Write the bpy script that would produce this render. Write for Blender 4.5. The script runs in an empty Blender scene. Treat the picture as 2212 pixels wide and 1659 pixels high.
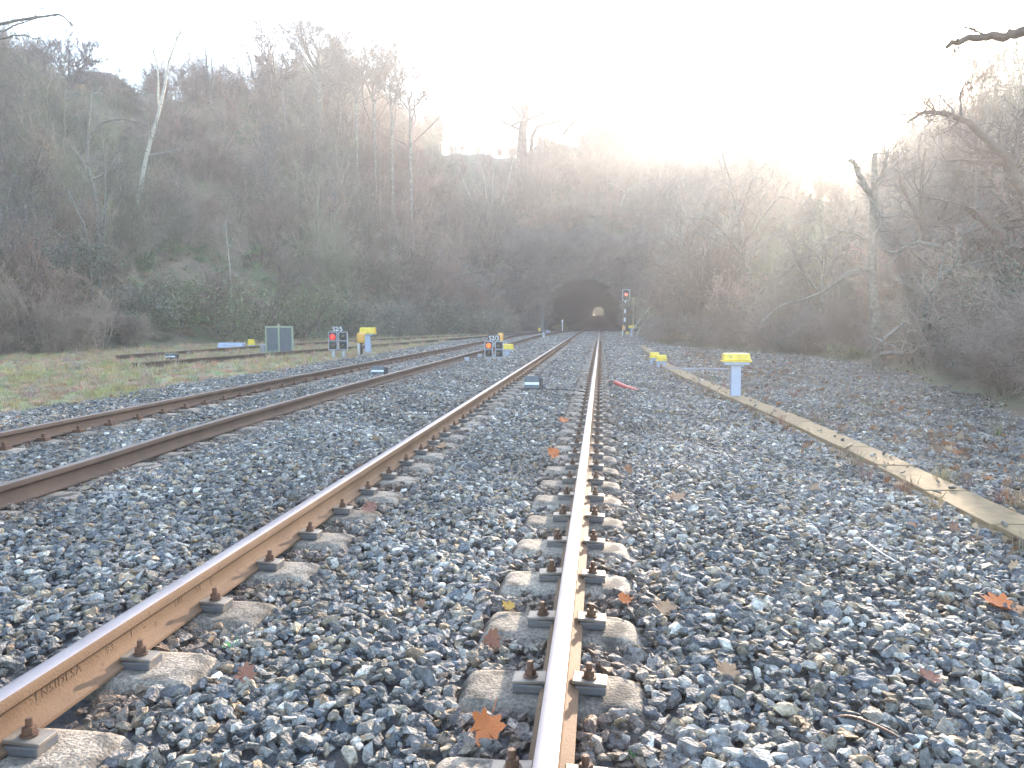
import bpy, bmesh, math, random
import numpy as np
from mathutils import Matrix, Vector, Euler

# ------------------------------------------------------------------ camera, sky, sun, exposure
SC = bpy.context.scene
COL = SC.collection
CAM_H = 1.39
PITCH, YAW = math.radians(4.906), math.radians(6.608)
cam_d = bpy.data.cameras.new("camera")
cam = bpy.data.objects.new("camera", cam_d); COL.objects.link(cam)
cam.location = (0, 0, CAM_H)
cam.rotation_euler = (math.pi / 2 - PITCH, 0, YAW)
cam_d.sensor_width = 36.0; cam_d.lens = 27.0
cam_d.clip_start = 0.05; cam_d.clip_end = 3000
cam_d.dof.use_dof = True; cam_d.dof.focus_distance = 5.0; cam_d.dof.aperture_fstop = 11.0
SC.camera = cam

SUN_EL, SUN_AZ = math.radians(13.2), math.radians(15.5)      # azimuth measured from +y towards +x
world = bpy.data.worlds.new("World"); SC.world = world; world.use_nodes = True
wn = world.node_tree; wn.nodes.clear()
sky = wn.nodes.new("ShaderNodeTexSky"); sky.sky_type = 'NISHITA'; sky.sun_disc = False
sky.sun_elevation = SUN_EL; sky.sun_rotation = SUN_AZ
sky.air_density = 1.0; sky.dust_density = 1.0; sky.ozone_density = 1.0
bg = wn.nodes.new("ShaderNodeBackground"); bg.inputs[1].default_value = 0.15
wo = wn.nodes.new("ShaderNodeOutputWorld")
wn.links.new(sky.outputs[0], bg.inputs[0]); wn.links.new(bg.outputs[0], wo.inputs[0])

sun_d = bpy.data.lights.new("sun", 'SUN'); sun = bpy.data.objects.new("sun", sun_d); COL.objects.link(sun)
sun_d.energy = 2.9; sun_d.angle = math.radians(0.6); sun_d.color = (1.0, 0.85, 0.68)
SDIR = Vector((math.sin(SUN_AZ) * math.cos(SUN_EL), math.cos(SUN_AZ) * math.cos(SUN_EL), math.sin(SUN_EL)))
sun.rotation_euler = SDIR.to_track_quat('Z', 'Y').to_euler()
sun.location = (30, 100, 60)

SC.render.engine = 'CYCLES'
SC.view_settings.view_transform = 'Standard'; SC.view_settings.look = 'None'
SC.view_settings.exposure = 2.9; SC.view_settings.gamma = 1.0
cy = SC.cycles
cy.max_bounces = 5; cy.diffuse_bounces = 2; cy.glossy_bounces = 2; cy.transmission_bounces = 2
cy.volume_bounces = 1; cy.transparent_max_bounces = 4
cy.use_denoising = True; cy.sample_clamp_indirect = 6.0
cy.caustics_reflective = False; cy.caustics_refractive = False

HAZE_DENSITY = 0.0019
HAZE_ANISO = 0.57

# ------------------------------------------------------------------ small helpers
R = random.Random(7)
NR = np.random.default_rng(7)
CX, CY, FP = 1106.0, 829.5, 1660.0
_cp, _sp = math.cos(YAW), math.sin(YAW)
_r = np.array([_cp, _sp, 0.0])
_f = np.array([-_sp * math.cos(PITCH), _cp * math.cos(PITCH), -math.sin(PITCH)])
_u = np.cross(_r, _f)

def at(px, py, y):
    """world point at forward distance y seen in that direction of the photograph"""
    d = _f + _r * ((px - CX) / FP) + _u * ((CY - py) / FP)
    return np.array([0, 0, CAM_H]) + d * (y / d[1])

def cam_uvk(P):
    V = P - np.array([0, 0, CAM_H]); k = V @ _f
    return (V @ _r) / k, (V @ _u) / k, k

def tag(o, label=None, cat=None, group=None, kind=None):
    if label: o['label'] = label
    if cat: o['category'] = cat
    if group: o['group'] = group
    if kind: o['kind'] = kind
    return o

def empty(name, loc=(0, 0, 0), rz=0.0):
    o = bpy.data.objects.new(name, None); COL.objects.link(o)
    o.location = loc; o.rotation_euler = (0, 0, rz); o.empty_display_size = 0.1
    return o

def link(name, me, mats, parent=None, smooth=False, col=COL):
    o = bpy.data.objects.new(name, me); col.objects.link(o)
    for m in (mats if isinstance(mats, (list, tuple)) else [mats]): me.materials.append(m)
    if parent: o.parent = parent
    if smooth: me.polygons.foreach_set('use_smooth', np.ones(len(me.polygons), bool))
    return o

def bm_obj(name, bm, mats, parent=None, smooth=False):
    me = bpy.data.meshes.new(name); bm.to_mesh(me); bm.free()
    return link(name, me, mats, parent, smooth)

def raw_mesh(name, V, Fs, k):
    """mesh of n-gons with k corners each, from numpy arrays"""
    me = bpy.data.meshes.new(name)
    V = np.asarray(V, np.float32); Fs = np.asarray(Fs, np.int32)
    me.vertices.add(len(V)); me.vertices.foreach_set('co', V.ravel())
    me.loops.add(Fs.size); me.loops.foreach_set('vertex_index', Fs.ravel())
    me.polygons.add(len(Fs))
    me.polygons.foreach_set('loop_start', np.arange(0, Fs.size, k, dtype=np.int32))
    me.polygons.foreach_set('loop_total', np.full(len(Fs), k, np.int32))
    me.update(calc_edges=True)
    return me

def box(bm, c, s, bev=0.0, rot=None, seg=2, mi=0, taper=None):
    M = Matrix.Translation(c)
    if rot is not None: M = M @ Euler(rot).to_matrix().to_4x4()
    M = M @ Matrix.Diagonal((s[0], s[1], s[2], 1))
    n0 = set(bm.faces)
    r = bmesh.ops.create_cube(bm, size=1.0, matrix=Matrix.Identity(4))
    vs = r['verts']
    if taper:
        for v in vs:
            if v.co.z > 0: v.co.x *= taper[0]; v.co.y *= taper[1]
    bmesh.ops.transform(bm, matrix=M, verts=vs)
    if bev > 0:
        es = list({e for v in vs for e in v.link_edges})
        bmesh.ops.bevel(bm, geom=es, offset=bev, segments=seg, affect='EDGES', profile=0.5, clamp_overlap=True)
    if mi:
        for f in bm.faces:
            if f not in n0: f.material_index = mi
    return bm

def cyl(bm, c, r, h, n=16, r2=None, rot=None, mi=0, bev=0.0):
    M = Matrix.Translation(c)
    if rot is not None: M = M @ Euler(rot).to_matrix().to_4x4()
    n0 = set(bm.faces)
    res = bmesh.ops.create_cone(bm, cap_ends=True, segments=n, radius1=r, radius2=r if r2 is None else r2, depth=h, matrix=M)
    if bev > 0:
        es = [e for e in {e for v in res['verts'] for e in v.link_edges} if any(len(f.verts) == n for f in e.link_faces)]
        bmesh.ops.bevel(bm, geom=es, offset=bev, segments=2, affect='EDGES', clamp_overlap=True)
    if mi:
        for f in bm.faces:
            if f not in n0: f.material_index = mi
    return bm

def nb(): return bmesh.new()

def tubes(P, Rd, k):
    """P (B,n,3) polylines with radii Rd (B,n) -> verts, quads of k-sided tubes"""
    P = np.asarray(P, float); Rd = np.asarray(Rd, float)
    B, n, _ = P.shape
    T = np.empty_like(P); T[:, 1:-1] = P[:, 2:] - P[:, :-2]; T[:, 0] = P[:, 1] - P[:, 0]; T[:, -1] = P[:, -1] - P[:, -2]
    T /= np.linalg.norm(T, axis=2, keepdims=True) + 1e-9
    mt = T.mean(axis=1); ref = np.where(np.abs(mt[:, 2:3]) > .8, np.array([[1., 0, 0]]), np.array([[0, 0, 1.]]))
    p = np.cross(T, ref[:, None, :]); p /= np.linalg.norm(p, axis=2, keepdims=True) + 1e-9
    q = np.cross(T, p)
    a = np.arange(k) * 2 * math.pi / k
    V = P[:, :, None, :] + Rd[:, :, None, None] * (np.cos(a)[None, None, :, None] * p[:, :, None, :] + np.sin(a)[None, None, :, None] * q[:, :, None, :])
    idx = np.arange(B * n * k).reshape(B, n, k)
    i2 = np.roll(idx, -1, axis=2)
    Fq = np.stack([idx[:, :-1], i2[:, :-1], i2[:, 1:], idx[:, 1:]], axis=-1).reshape(-1, 4)
    return V.reshape(-1, 3), Fq

def merge_tubes(name, sets):
    Vs, Fs, off = [], [], 0
    for P, Rd, k in sets:
        if len(P) == 0: continue
        v, f = tubes(P, Rd, k); Vs.append(v); Fs.append(f + off); off += len(v)
    return raw_mesh(name, np.concatenate(Vs), np.concatenate(Fs), 4)

def tube_obj(name, pts, r, m, parent=None, k=10, caps=False):
    P = np.array([pts]); rr = np.full(P.shape[:2], r) if np.isscalar(r) else np.array([r])
    return link(name, merge_tubes(name, [(P, rr, k)]), m, parent, True)

def spline(pts, n):
    """Catmull-Rom resample of a control polyline into n points"""
    p = np.array(pts, float); p = np.vstack([2 * p[0] - p[1], p, 2 * p[-1] - p[-2]])
    t = np.linspace(0, len(pts) - 1 - 1e-6, n); i = t.astype(int); f = (t - i)[:, None]
    a, b, c, d = p[i], p[i + 1], p[i + 2], p[i + 3]
    return .5 * ((2 * b) + (-a + c) * f + (2 * a - 5 * b + 4 * c - d) * f ** 2 + (-a + 3 * b - 3 * c + d) * f ** 3)

# ------------------------------------------------------------------ materials
def mat(name, c1, c2=None, rough=0.8, scale=8.0, bump=0.0, bscale=40.0, metal=0.0, c3=None, s3=2.0, t3=(.55, .7), spec=None, detail=6.0, emit=None, coord='Object', rnd=0.0):
    m = bpy.data.materials.new(name); m.use_nodes = True
    n = m.node_tree.nodes; L = m.node_tree.links; b = n['Principled BSDF']
    b.inputs['Roughness'].default_value = rough; b.inputs['Metallic'].default_value = metal
    if spec is not None: b.inputs['Specular IOR Level'].default_value = spec
    tc = n.new('ShaderNodeTexCoord')
    def noise(s, d=detail):
        x = n.new('ShaderNodeTexNoise'); x.inputs['Scale'].default_value = s; x.inputs['Detail'].default_value = d
        L.new(tc.outputs[coord], x.inputs['Vector']); return x
    out = None
    if c2 is None:
        b.inputs['Base Color'].default_value = (*c1, 1)
    else:
        x = noise(scale); cr = n.new('ShaderNodeValToRGB')
        cr.color_ramp.elements[0].position = .35; cr.color_ramp.elements[0].color = (*c1, 1)
        cr.color_ramp.elements[1].position = .65; cr.color_ramp.elements[1].color = (*c2, 1)
        L.new(x.outputs['Fac'], cr.inputs[0]); out = cr.outputs[0]
    if c3 is not None:
        x = noise(s3); cr = n.new('ShaderNodeValToRGB')
        cr.color_ramp.elements[0].position = t3[0]; cr.color_ramp.elements[0].color = (0, 0, 0, 1)
        cr.color_ramp.elements[1].position = t3[1]; cr.color_ramp.elements[1].color = (1, 1, 1, 1)
        L.new(x.outputs['Fac'], cr.inputs[0])
        mx = n.new('ShaderNodeMix'); mx.data_type = 'RGBA'
        L.new(cr.outputs[0], mx.inputs[0])
        if out is not None: L.new(out, mx.inputs[6])
        else: mx.inputs[6].default_value = (*c1, 1)
        mx.inputs[7].default_value = (*c3, 1); out = mx.outputs[2]
    if rnd > 0 and out is not None:
        oi = n.new('ShaderNodeObjectInfo'); mr = n.new('ShaderNodeMapRange'); mr.inputs[3].default_value = 1 - rnd; mr.inputs[4].default_value = 1 + rnd * .6
        vm = n.new('ShaderNodeVectorMath'); vm.operation = 'SCALE'; L.new(oi.outputs['Random'], mr.inputs[0]); L.new(out, vm.inputs[0]); L.new(mr.outputs[0], vm.inputs['Scale']); out = vm.outputs[0]
    if out is not None: L.new(out, b.inputs['Base Color'])
    if bump > 0:
        x = noise(bscale, 4.0); bp = n.new('ShaderNodeBump'); bp.inputs['Strength'].default_value = min(1, bump); bp.inputs['Distance'].default_value = .01 * max(1, bump)
        L.new(x.outputs['Fac'], bp.inputs['Height']); L.new(bp.outputs[0], b.inputs['Normal'])
    if emit:
        b.inputs['Emission Color'].default_value = (*emit[:3], 1); b.inputs['Emission Strength'].default_value = emit[3]
    return m

def tinted(name, rough=.8, amp=.35, scale=20.0, bump=0.0, bscale=60.0, spec=.5, transl=0.0):
    """colour comes from a per-copy 'tint', broken up by noise"""
    m = bpy.data.materials.new(name); m.use_nodes = True
    n = m.node_tree.nodes; L = m.node_tree.links; b = n['Principled BSDF']
    b.inputs['Roughness'].default_value = rough; b.inputs['Specular IOR Level'].default_value = spec
    a = n.new('ShaderNodeAttribute'); a.attribute_type = 'INSTANCER'; a.attribute_name = 'tint'
    tc = n.new('ShaderNodeTexCoord')
    x = n.new('ShaderNodeTexNoise'); x.inputs['Scale'].default_value = scale; x.inputs['Detail'].default_value = 5
    L.new(tc.outputs['Object'], x.inputs['Vector'])
    mr = n.new('ShaderNodeMapRange'); mr.inputs[1].default_value = .3; mr.inputs[2].default_value = .7
    mr.inputs[3].default_value = 1 - amp; mr.inputs[4].default_value = 1 + amp
    L.new(x.outputs['Fac'], mr.inputs[0])
    mx = n.new('ShaderNodeVectorMath'); mx.operation = 'SCALE'
    L.new(a.outputs['Color'], mx.inputs[0]); L.new(mr.outputs[0], mx.inputs['Scale'])
    L.new(mx.outputs[0], b.inputs['Base Color'])
    if bump > 0:
        y = n.new('ShaderNodeTexNoise'); y.inputs['Scale'].default_value = bscale; y.inputs['Detail'].default_value = 4
        L.new(tc.outputs['Object'], y.inputs['Vector'])
        bp = n.new('ShaderNodeBump'); bp.inputs['Strength'].default_value = bump; bp.inputs['Distance'].default_value = .10
        L.new(y.outputs['Fac'], bp.inputs['Height']); L.new(bp.outputs[0], b.inputs['Normal'])
    if transl > 0:
        t = n.new('ShaderNodeBsdfTranslucent'); L.new(mx.outputs[0], t.inputs[0])
        ms = n.new('ShaderNodeMixShader'); ms.inputs[0].default_value = transl
        L.new(b.outputs[0], ms.inputs[1]); L.new(t.outputs[0], ms.inputs[2])
        L.new(ms.outputs[0], n['Material Output'].inputs[0])
    return m

M_RUST = mat("rail_rust", (.235, .145, .088), (.175, .105, .064), .78, 3.0, .25, 120, .0, (.13, .07, .045), 26, (.62, .72), spec=.2)
M_RUST_DULL = mat("rail_rust_dull", (.085, .055, .04), (.12, .075, .053), .85, 3.0, .3, 120)
M_SHINE = mat("rail_running_surface", (.27, .235, .235), (.32, .28, .28), .46, 5.0, .05, 200, .75)
M_SHINE_DULL = mat("rail_top_browned", (.20, .155, .13), (.15, .11, .09), .5, 5.0, .1, 200, .45)
M_BOLT = mat("bolt_rust", (.17, .085, .05), (.10, .055, .038), .6, 30, .3, 150, .2)
M_CLIP = mat("clip_steel", (.30, .25, .20), (.20, .16, .13), .5, 14, .15, 120, .35)
M_PAD = mat("clip_pad", (.085, .095, .12), (.15, .13, .115), .6, 14, .1, 90)
M_CONC = mat("aged_concrete", (.42, .345, .265), (.19, .155, .125), .92, 75, 1.0, 90, 0, (.085, .072, .06), 7, (.53, .66), rnd=.35)
M_TROUGH = mat("trough_concrete", (.34, .235, .125), (.26, .175, .095), .9, 12, .6, 220, 0, (.20, .17, .12), 5, (.62, .75))
M_GALV = mat("galvanised_grey", (.40, .44, .56), (.35, .385, .50), .5, 6, .05, 60, .15)
M_GREYPAINT = mat("pale_grey_paint", (.42, .44, .48), (.35, .37, .41), .55, 8)
M_YELLOW = mat("yellow_plastic", (.86, .62, .055), (.72, .50, .05), .45, 10, 0, 40, 0, (.30, .24, .09), 14, (.60, .74))
M_ORANGE = mat("orange_yellow_paint", (.78, .42, .10), (.72, .37, .08), .5, 12, 0, 40, 0, (.30, .16, .06), 18, (.68, .76))
M_BLACK = mat("black_paint", (.022, .023, .026), (.035, .036, .04), .5, 10)
M_DARKGREY = mat("dark_grey_paint", (.075, .085, .105), (.10, .11, .13), .5, 10)
M_WHITE = mat("white_paint", (.78, .79, .82), (.68, .69, .72), .5, 12)
M_LENS = mat("unlit_lens", (.06, .06, .057), (.04, .04, .038), .12, 20)
M_LIT_RED = mat("lit_red_lens", (.6, .02, .015), None, .3, emit=(1.0, .05, .045, .17))
M_LIT_ORANGE = mat("lit_orange_red_lens", (.6, .08, .02), None, .3, emit=(1.0, .20, .035, .19))
M_LIT_BRIGHT = mat("lit_signal_lens", (.7, .1, .05), None, .3, emit=(1.0, .13, .09, .45))
M_RUBBER = mat("black_cable", (.02, .02, .022), None, .5)
M_REDPIPE = mat("faded_red_pipe", (.55, .07, .05), (.48, .09, .065), .45, 9, .1, 60)
M_PANEL = mat("panel_grey", (.105, .115, .135), (.085, .095, .11), .6, 5)
M_PALEFRAME = mat("mossy_pale_frame", (.34, .36, .27), (.26, .29, .19), .7, 12)
M_POSTWOOD = mat("weathered_post", (.42, .33, .19), (.33, .25, .15), .8, 10)
M_PORTAL = mat("sooty_portal_stone", (.085, .078, .072), (.055, .05, .047), .92, 2.2, .8, 12, 0, (.075, .085, .05), 1.2, (.55, .7))
M_PILASTER = mat("pale_portal_stone", (.19, .19, .20), (.14, .14, .145), .9, 3, .5, 14)
M_BRICKDARK = mat("tunnel_lining", (.045, .04, .038), (.03, .027, .026), .95, 2, .6, 8)
M_BALLBED = mat("ballast_bed", (.09, .09, .094), (.16, .15, .145), .95, 45, 1.0, 60, 0, (.10, .07, .05), 3, (.55, .7))
M_LITTERSOIL = mat("leaf_litter_soil", (.19, .14, .09), (.12, .095, .062), .95, 1.3, 1.0, 9, 0, (.12, .125, .06), .35, (.46, .60))
M_TURF = mat("thin_turf", (.33, .26, .16), (.24, .18, .12), .95, 1.6, 1.0, 30, 0, (.27, .26, .12), .55, (.45, .6))
M_ROOF = mat("dark_roof_tiles", (.12, .10, .10), (.16, .125, .115), .8, 6)
M_RENDER = mat("orange_rendered_wall", (.62, .36, .17), (.55, .31, .15), .85, 3)
M_BARK = mat("grey_bark", (.175, .15, .13), (.12, .10, .088), .9, 9, .8, 40, 0, (.25, .26, .20), 5, (.52, .66))
M_LICHEN = mat("lichen_bark", (.19, .19, .155), (.10, .085, .072), .92, 11, 1.0, 45, 0, (.10, .085, .072), 4, (.56, .68))
M_DARKBARK = mat("dark_red_bark", (.13, .085, .068), (.085, .06, .05), .9, 8, .8, 40)
M_BIRCH = mat("birch_bark", (.46, .42, .35), (.36, .32, .26), .8, 5, .3, 30, 0, (.13, .11, .09), 7, (.60, .66))
M_PALETWIG = mat("pale_twigs", (.26, .235, .21), (.19, .17, .15), .85, 6)
M_BROWNTWIG = mat("brown_twigs", (.18, .125, .105), (.14, .105, .092), .9, 3)
M_GREYTWIG = mat("grey_twigs", (.19, .165, .15), (.15, .13, .115), .9, 3)
M_STONE = tinted("crushed_stone", .7, .45, 4.5, .6, 7, .18)
M_TWIGMASS = tinted("twig_mass", .9, .25, .8)
M_LEAFMASS = tinted("leaf_mass", .5, .3, 3, 0, 60, .5, .25)
M_GRASSM = tinted("grass_blades", .7, .25, 20, 0, 60, .3, .3)
M_DEADLEAF = tinted("dead_leaf", .65, .3, 30, 0, 60, .35, .2)
M_GRAIN = mat("grey_rubble", (.30, .28, .30), (.22, .20, .21), .9, 4, .6, 30)
M_LEAF_ORANGE = mat("leaf_orange", (.62, .19, .045), (.50, .13, .035), .6, 26, 0, 40, 0, (.33, .12, .05), 40, (.58, .7))
M_LEAF_BROWN = mat("leaf_tan", (.46, .27, .15), (.36, .19, .10), .7, 26)
M_LEAF_RED = mat("leaf_russet", (.30, .115, .06), (.22, .085, .05), .6, 26)
M_LEAF_YELLOW = mat("leaf_ochre", (.62, .33, .05), (.50, .25, .05), .6, 26)

# ------------------------------------------------------------------ ground shape
def edge_left(y): return np.interp(y, [-40, 10, 45, 60, 70, 78, 79], [-24, -22.5, -21.5, -15.5, -11, -8, -7.5])
def edge_right(y): return np.interp(y, [-40, 0, 8, 11, 24, 31, 35, 40, 46, 60, 78], [7, 6.0, 5.6, 5.9, 8.2, 7.2, 5.3, 3.3, 3.0, 2.9, 3.6])

def inside_t(x, y):
    tl = (edge_left(y) - x) * np.interp(y, [40, 50], [1, .78])
    tr = x - edge_right(y); tb = y - 78.5
    return np.maximum(np.maximum(tl, tr), tb)

def smin(a, b, k): return -k * np.log(np.exp(-a / k) + np.exp(-b / k))

def terrain(x, y):
    x = np.asarray(x, float); y = np.asarray(y, float)
    az = np.degrees(np.arctan2(x, np.maximum(y, 1.0)))
    cap = np.interp(az, [-60, -45, -38, -30, -25, -22, -18.5, -15, -12.5, -8, 0, 4, 7, 10, 12.5, 16, 22, 30, 45], [21, 19.5, 18.5, 20, 22, 26, 30.5, 29, 25, 24.5, 24, 23, 22, 19, 12.5, 9, 10, 10, 10])
    tl = (edge_left(y) - x) * np.interp(y, [40, 50], [1, .78]); tr = x - edge_right(y); tb = y - 78.5
    tl = tl * np.interp(y, [40, 52, 66, 80], [1, 1.5, 2.0, 1.9])
    srt = np.interp(y, [44, 66], [.40, 1.25])
    z = np.maximum(np.maximum(tl * .72, tr * srt), tb * .85)
    near = np.maximum(0, np.maximum(-8.5 - x, x - 4.5))
    lift = 7.2 * np.clip(1 - near / 4.0, 0, 1)
    z = z + np.where(y >= 79, np.minimum(lift, lift), 0)
    z = np.where(z > 0, smin(np.minimum(z, 80), cap, 1.6), 0)
    n = .35 * np.sin(x * .55 + 1.3 * np.sin(y * .21)) * np.sin(y * .47 + .7) + .2 * np.sin(x * 1.3 + y * .9) + .5 * np.sin(x * .13 + 2) * np.sin(y * .11)
    z = z + n * np.clip(z / 4.0, 0, 1)
    z = np.where(y > 281, 2.4 + np.clip(z, 0, 0), z)
    return np.where(z <= .0, -.06, z - .06)

xs = np.concatenate([np.arange(-150, -60, 5.0), np.arange(-60, -8.5, 1.0), [-8.5, -7.5, -6.6, -5.9, -4, -2, 0, 2, 2.6, 3.4, 4.5], np.arange(5.5, 50, 1.0), np.arange(50, 151, 5.0)])
ys = np.concatenate([np.arange(-40, 4, 4.0), np.arange(4, 78, 1.0), [78.0, 79.0], np.arange(80, 125, 1.0), np.arange(125, 280, 6.0), [280, 281.5], np.arange(285, 420, 8.0)])
GX, GY = np.meshgrid(xs, ys)
GZ = terrain(GX, GY)
ny, nx = GX.shape
ii = np.arange(nx * ny).reshape(ny, nx)
Fq = np.stack([ii[:-1, :-1], ii[:-1, 1:], ii[1:, 1:], ii[1:, :-1]], -1).reshape(-1, 4)
cxm = ((GX[:-1, :-1] + GX[1:, 1:]) / 2).ravel(); cym = ((GY[:-1, :-1] + GY[1:, 1:]) / 2).ravel()
keep = ~((cxm > -5.9) & (cxm < 2.6) & (((cym > 78) & (cym < 79)) | ((cym > 280) & (cym < 281.5))))
me = raw_mesh("hillside", np.stack([GX.ravel(), GY.ravel(), GZ.ravel()], -1), Fq[keep], 4)
hill = tag(link("hillside", me, M_LITTERSOIL, None, True), "brown leaf-strewn hillside rising round the railway cutting", "hillside", kind='structure')

# turf strip on the left between the sidings and the bushes
def strip(name, left, right, ys_, z, m, label, cat, nx_=16, amp=0.0):
    Y = np.array(ys_); t = np.linspace(0, 1, nx_)
    X = np.array([left(y) for y in Y])[:, None] * (1 - t) + np.array([right(y) for y in Y])[:, None] * t
    YY = np.repeat(Y[:, None], nx_, 1)
    Z = z + amp * (np.sin(X * 2.1 + YY * .7) * np.sin(YY * 1.3) + .6 * np.sin(X * 5.3) * np.sin(YY * 3.7))
    i = np.arange(X.size).reshape(X.shape)
    Fq = np.stack([i[:-1, :-1], i[:-1, 1:], i[1:, 1:], i[1:, :-1]], -1).reshape(-1, 4)
    return tag(link(name, raw_mesh(name, np.stack([X.ravel(), YY.ravel(), Z.ravel()], -1), Fq, 4), m, None, True), label, cat, kind='structure')

def ball_left(y): return -8.55 - .25 * math.sin(y * .9) - .2 * math.sin(y * 2.3 + 1) if y < 30 else float(np.interp(y, [30, 40, 55, 78], [-8.7, -9.0, -9.5, -7.5]))
strip("turf", lambda y: float(edge_left(y)) - .6, lambda y: ball_left(y) + .15, np.arange(-6, 78, 1.0), -.045, M_TURF, "patchy yellow-green turf between the left track and the bushes", "turf", 26, .012)
strip("ballast_bed", ball_left, lambda y: float(edge_right(y)) + .4, np.arange(-6, 79, .5), -.03, M_BALLBED, "dark bed of the ballast under the tracks", "ballast bed", 60, .008)

# ------------------------------------------------------------------ tunnel
def arch_pts(w, h, n=28, zc=None):
    """half width w, crown h, vertical lower sides then round"""
    spring = h - w * .92
    pts = [(-w, 0.0), (-w, max(.1, spring) * .5)]
    for i in range(n + 1):
        a = math.pi - math.pi * i / n
        pts.append((w * math.cos(a), max(.1, spring) + (h - max(.1, spring)) * math.sin(a)))
    pts += [(w, max(.1, spring) * .5), (w, 0.0)]
    return pts
tn = empty("railway_tunnel", (-1.64, 78.35, 0))
tag(tn, "dark arched tunnel mouth in the hillside at the end of the main track", "tunnel")
secs = np.concatenate([np.linspace(0, 40, 14), np.linspace(55, 203, 14)])
rings = []
for s in secs:
    f = max(0.0, (s - 40) / 163.0)
    w = 3.80 * (1 - f) + 1.9 * f; h = 5.42 * (1 - f) + 3.2 * f; zf = 2.35 * f - .1
    cxo = 0.62 * f
    rings.append([(x + cxo, s, z + zf) for x, z in arch_pts(w, h)])
rg = np.array(rings); nr_, npp = rg.shape[:2]; i = np.arange(nr_ * npp).reshape(nr_, npp)
i2 = np.roll(i, -1, axis=1)
Fq = np.stack([i[:-1], i2[:-1], i2[1:], i[1:]], -1).reshape(-1, 4)
link("lining", raw_mesh("lining", rg.reshape(-1, 3), Fq, 4), M_BRICKDARK, tn, True)
def portal_wall(name, y0, thick, w, h, zf, cxo, x0, x1, ztop, parent, m):
    bm = nb(); ap = [(x + cxo, z + zf) for x, z in arch_pts(w, h)]
    outer = []
    for (x, z) in ap:       # outer boundary point paired with each arch point
        dx, dz = x - cxo, z - zf - 1.2
        s = min((x1 - cxo) / dx if dx > 1e-6 else 1e9, (x0 - cxo) / dx if dx < -1e-6 else 1e9, (ztop - zf - 1.2) / dz if dz > 1e-6 else 1e9, (-1.6) / dz if dz < -1e-6 else 1e9)
        outer.append((cxo + dx * s, zf + 1.2 + dz * s))
    for yy in (y0, y0 + thick):
        a = [bm.verts.new((x, yy, z)) for x, z in ap]; b = [bm.verts.new((x, yy, z)) for x, z in outer]
        for k in range(len(ap) - 1): bm.faces.new((a[k], a[k + 1], b[k + 1], b[k]))
        if yy == y0: A, Bv = a, b
        else:
            for k in range(len(ap) - 1):
                bm.faces.new((A[k], A[k + 1], a[k + 1], a[k])); bm.faces.new((Bv[k], Bv[k + 1], b[k + 1], b[k]))
    bmesh.ops.recalc_face_normals(bm, faces=bm.faces)
    return bm_obj(name, bm, m, parent)
portal_wall("portal_wall", -.35, .4, 3.78, 5.40, -.1, 0, -7.4, 6.6, 7.6, tn, M_PORTAL)
portal_wall("portal_wall", 203, .6, 1.89, 3.19, 2.25, .62, -6.5, 6.5, 14, tn, M_BRICKDARK)
bm = nb()
ring_in = arch_pts(3.80, 5.42); ring_out = arch_pts(4.2, 5.84)
for k in range(1, len(ring_in) - 2):
    vs = [bm.verts.new((x, y, z - .1)) for (x, z, y) in ((*ring_in[k], -.42), (*ring_in[k + 1], -.42), (*ring_out[k + 1], -.42), (*ring_out[k], -.42))]
    bm.faces.new(vs)
r_ = bmesh.ops.extrude_face_region(bm, geom=bm.faces[:]); bmesh.ops.translate(bm, vec=(0, .065, 0), verts=[v for v in r_['geom'] if isinstance(v, bmesh.types.BMVert)])
bmesh.ops.recalc_face_normals(bm, faces=bm.faces)
bm_obj("arch_ring", bm, M_PORTAL, tn)
bm = nb(); box(bm, (-4.28, -.62, 1.5), (.30, .5, 3.0), .03); box(bm, (-4.28, -.62, 3.1), (.42, .62, .2), .03)
bm_obj("pilaster", bm, M_PILASTER, tn)
# tunnel floor / ground past the far end
V = []
for s in (0, 40, 203, 340):
    f = max(0, (s - 40) / 163.0); z = min(2.42, 2.35 * f) - .02
    V += [(-5.4 if s < 203 else -30, 78.4 + s, z), (2.2 if s < 203 else 30, 78.4 + s, z)]
tag(link("tunnel_floor", raw_mesh("tunnel_floor", V, [(0, 1, 3, 2), (2, 3, 5, 4), (4, 5, 7, 6)], 4), M_BALLBED), "dark trackbed running through the tunnel", "trackbed", kind='structure')

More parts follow.
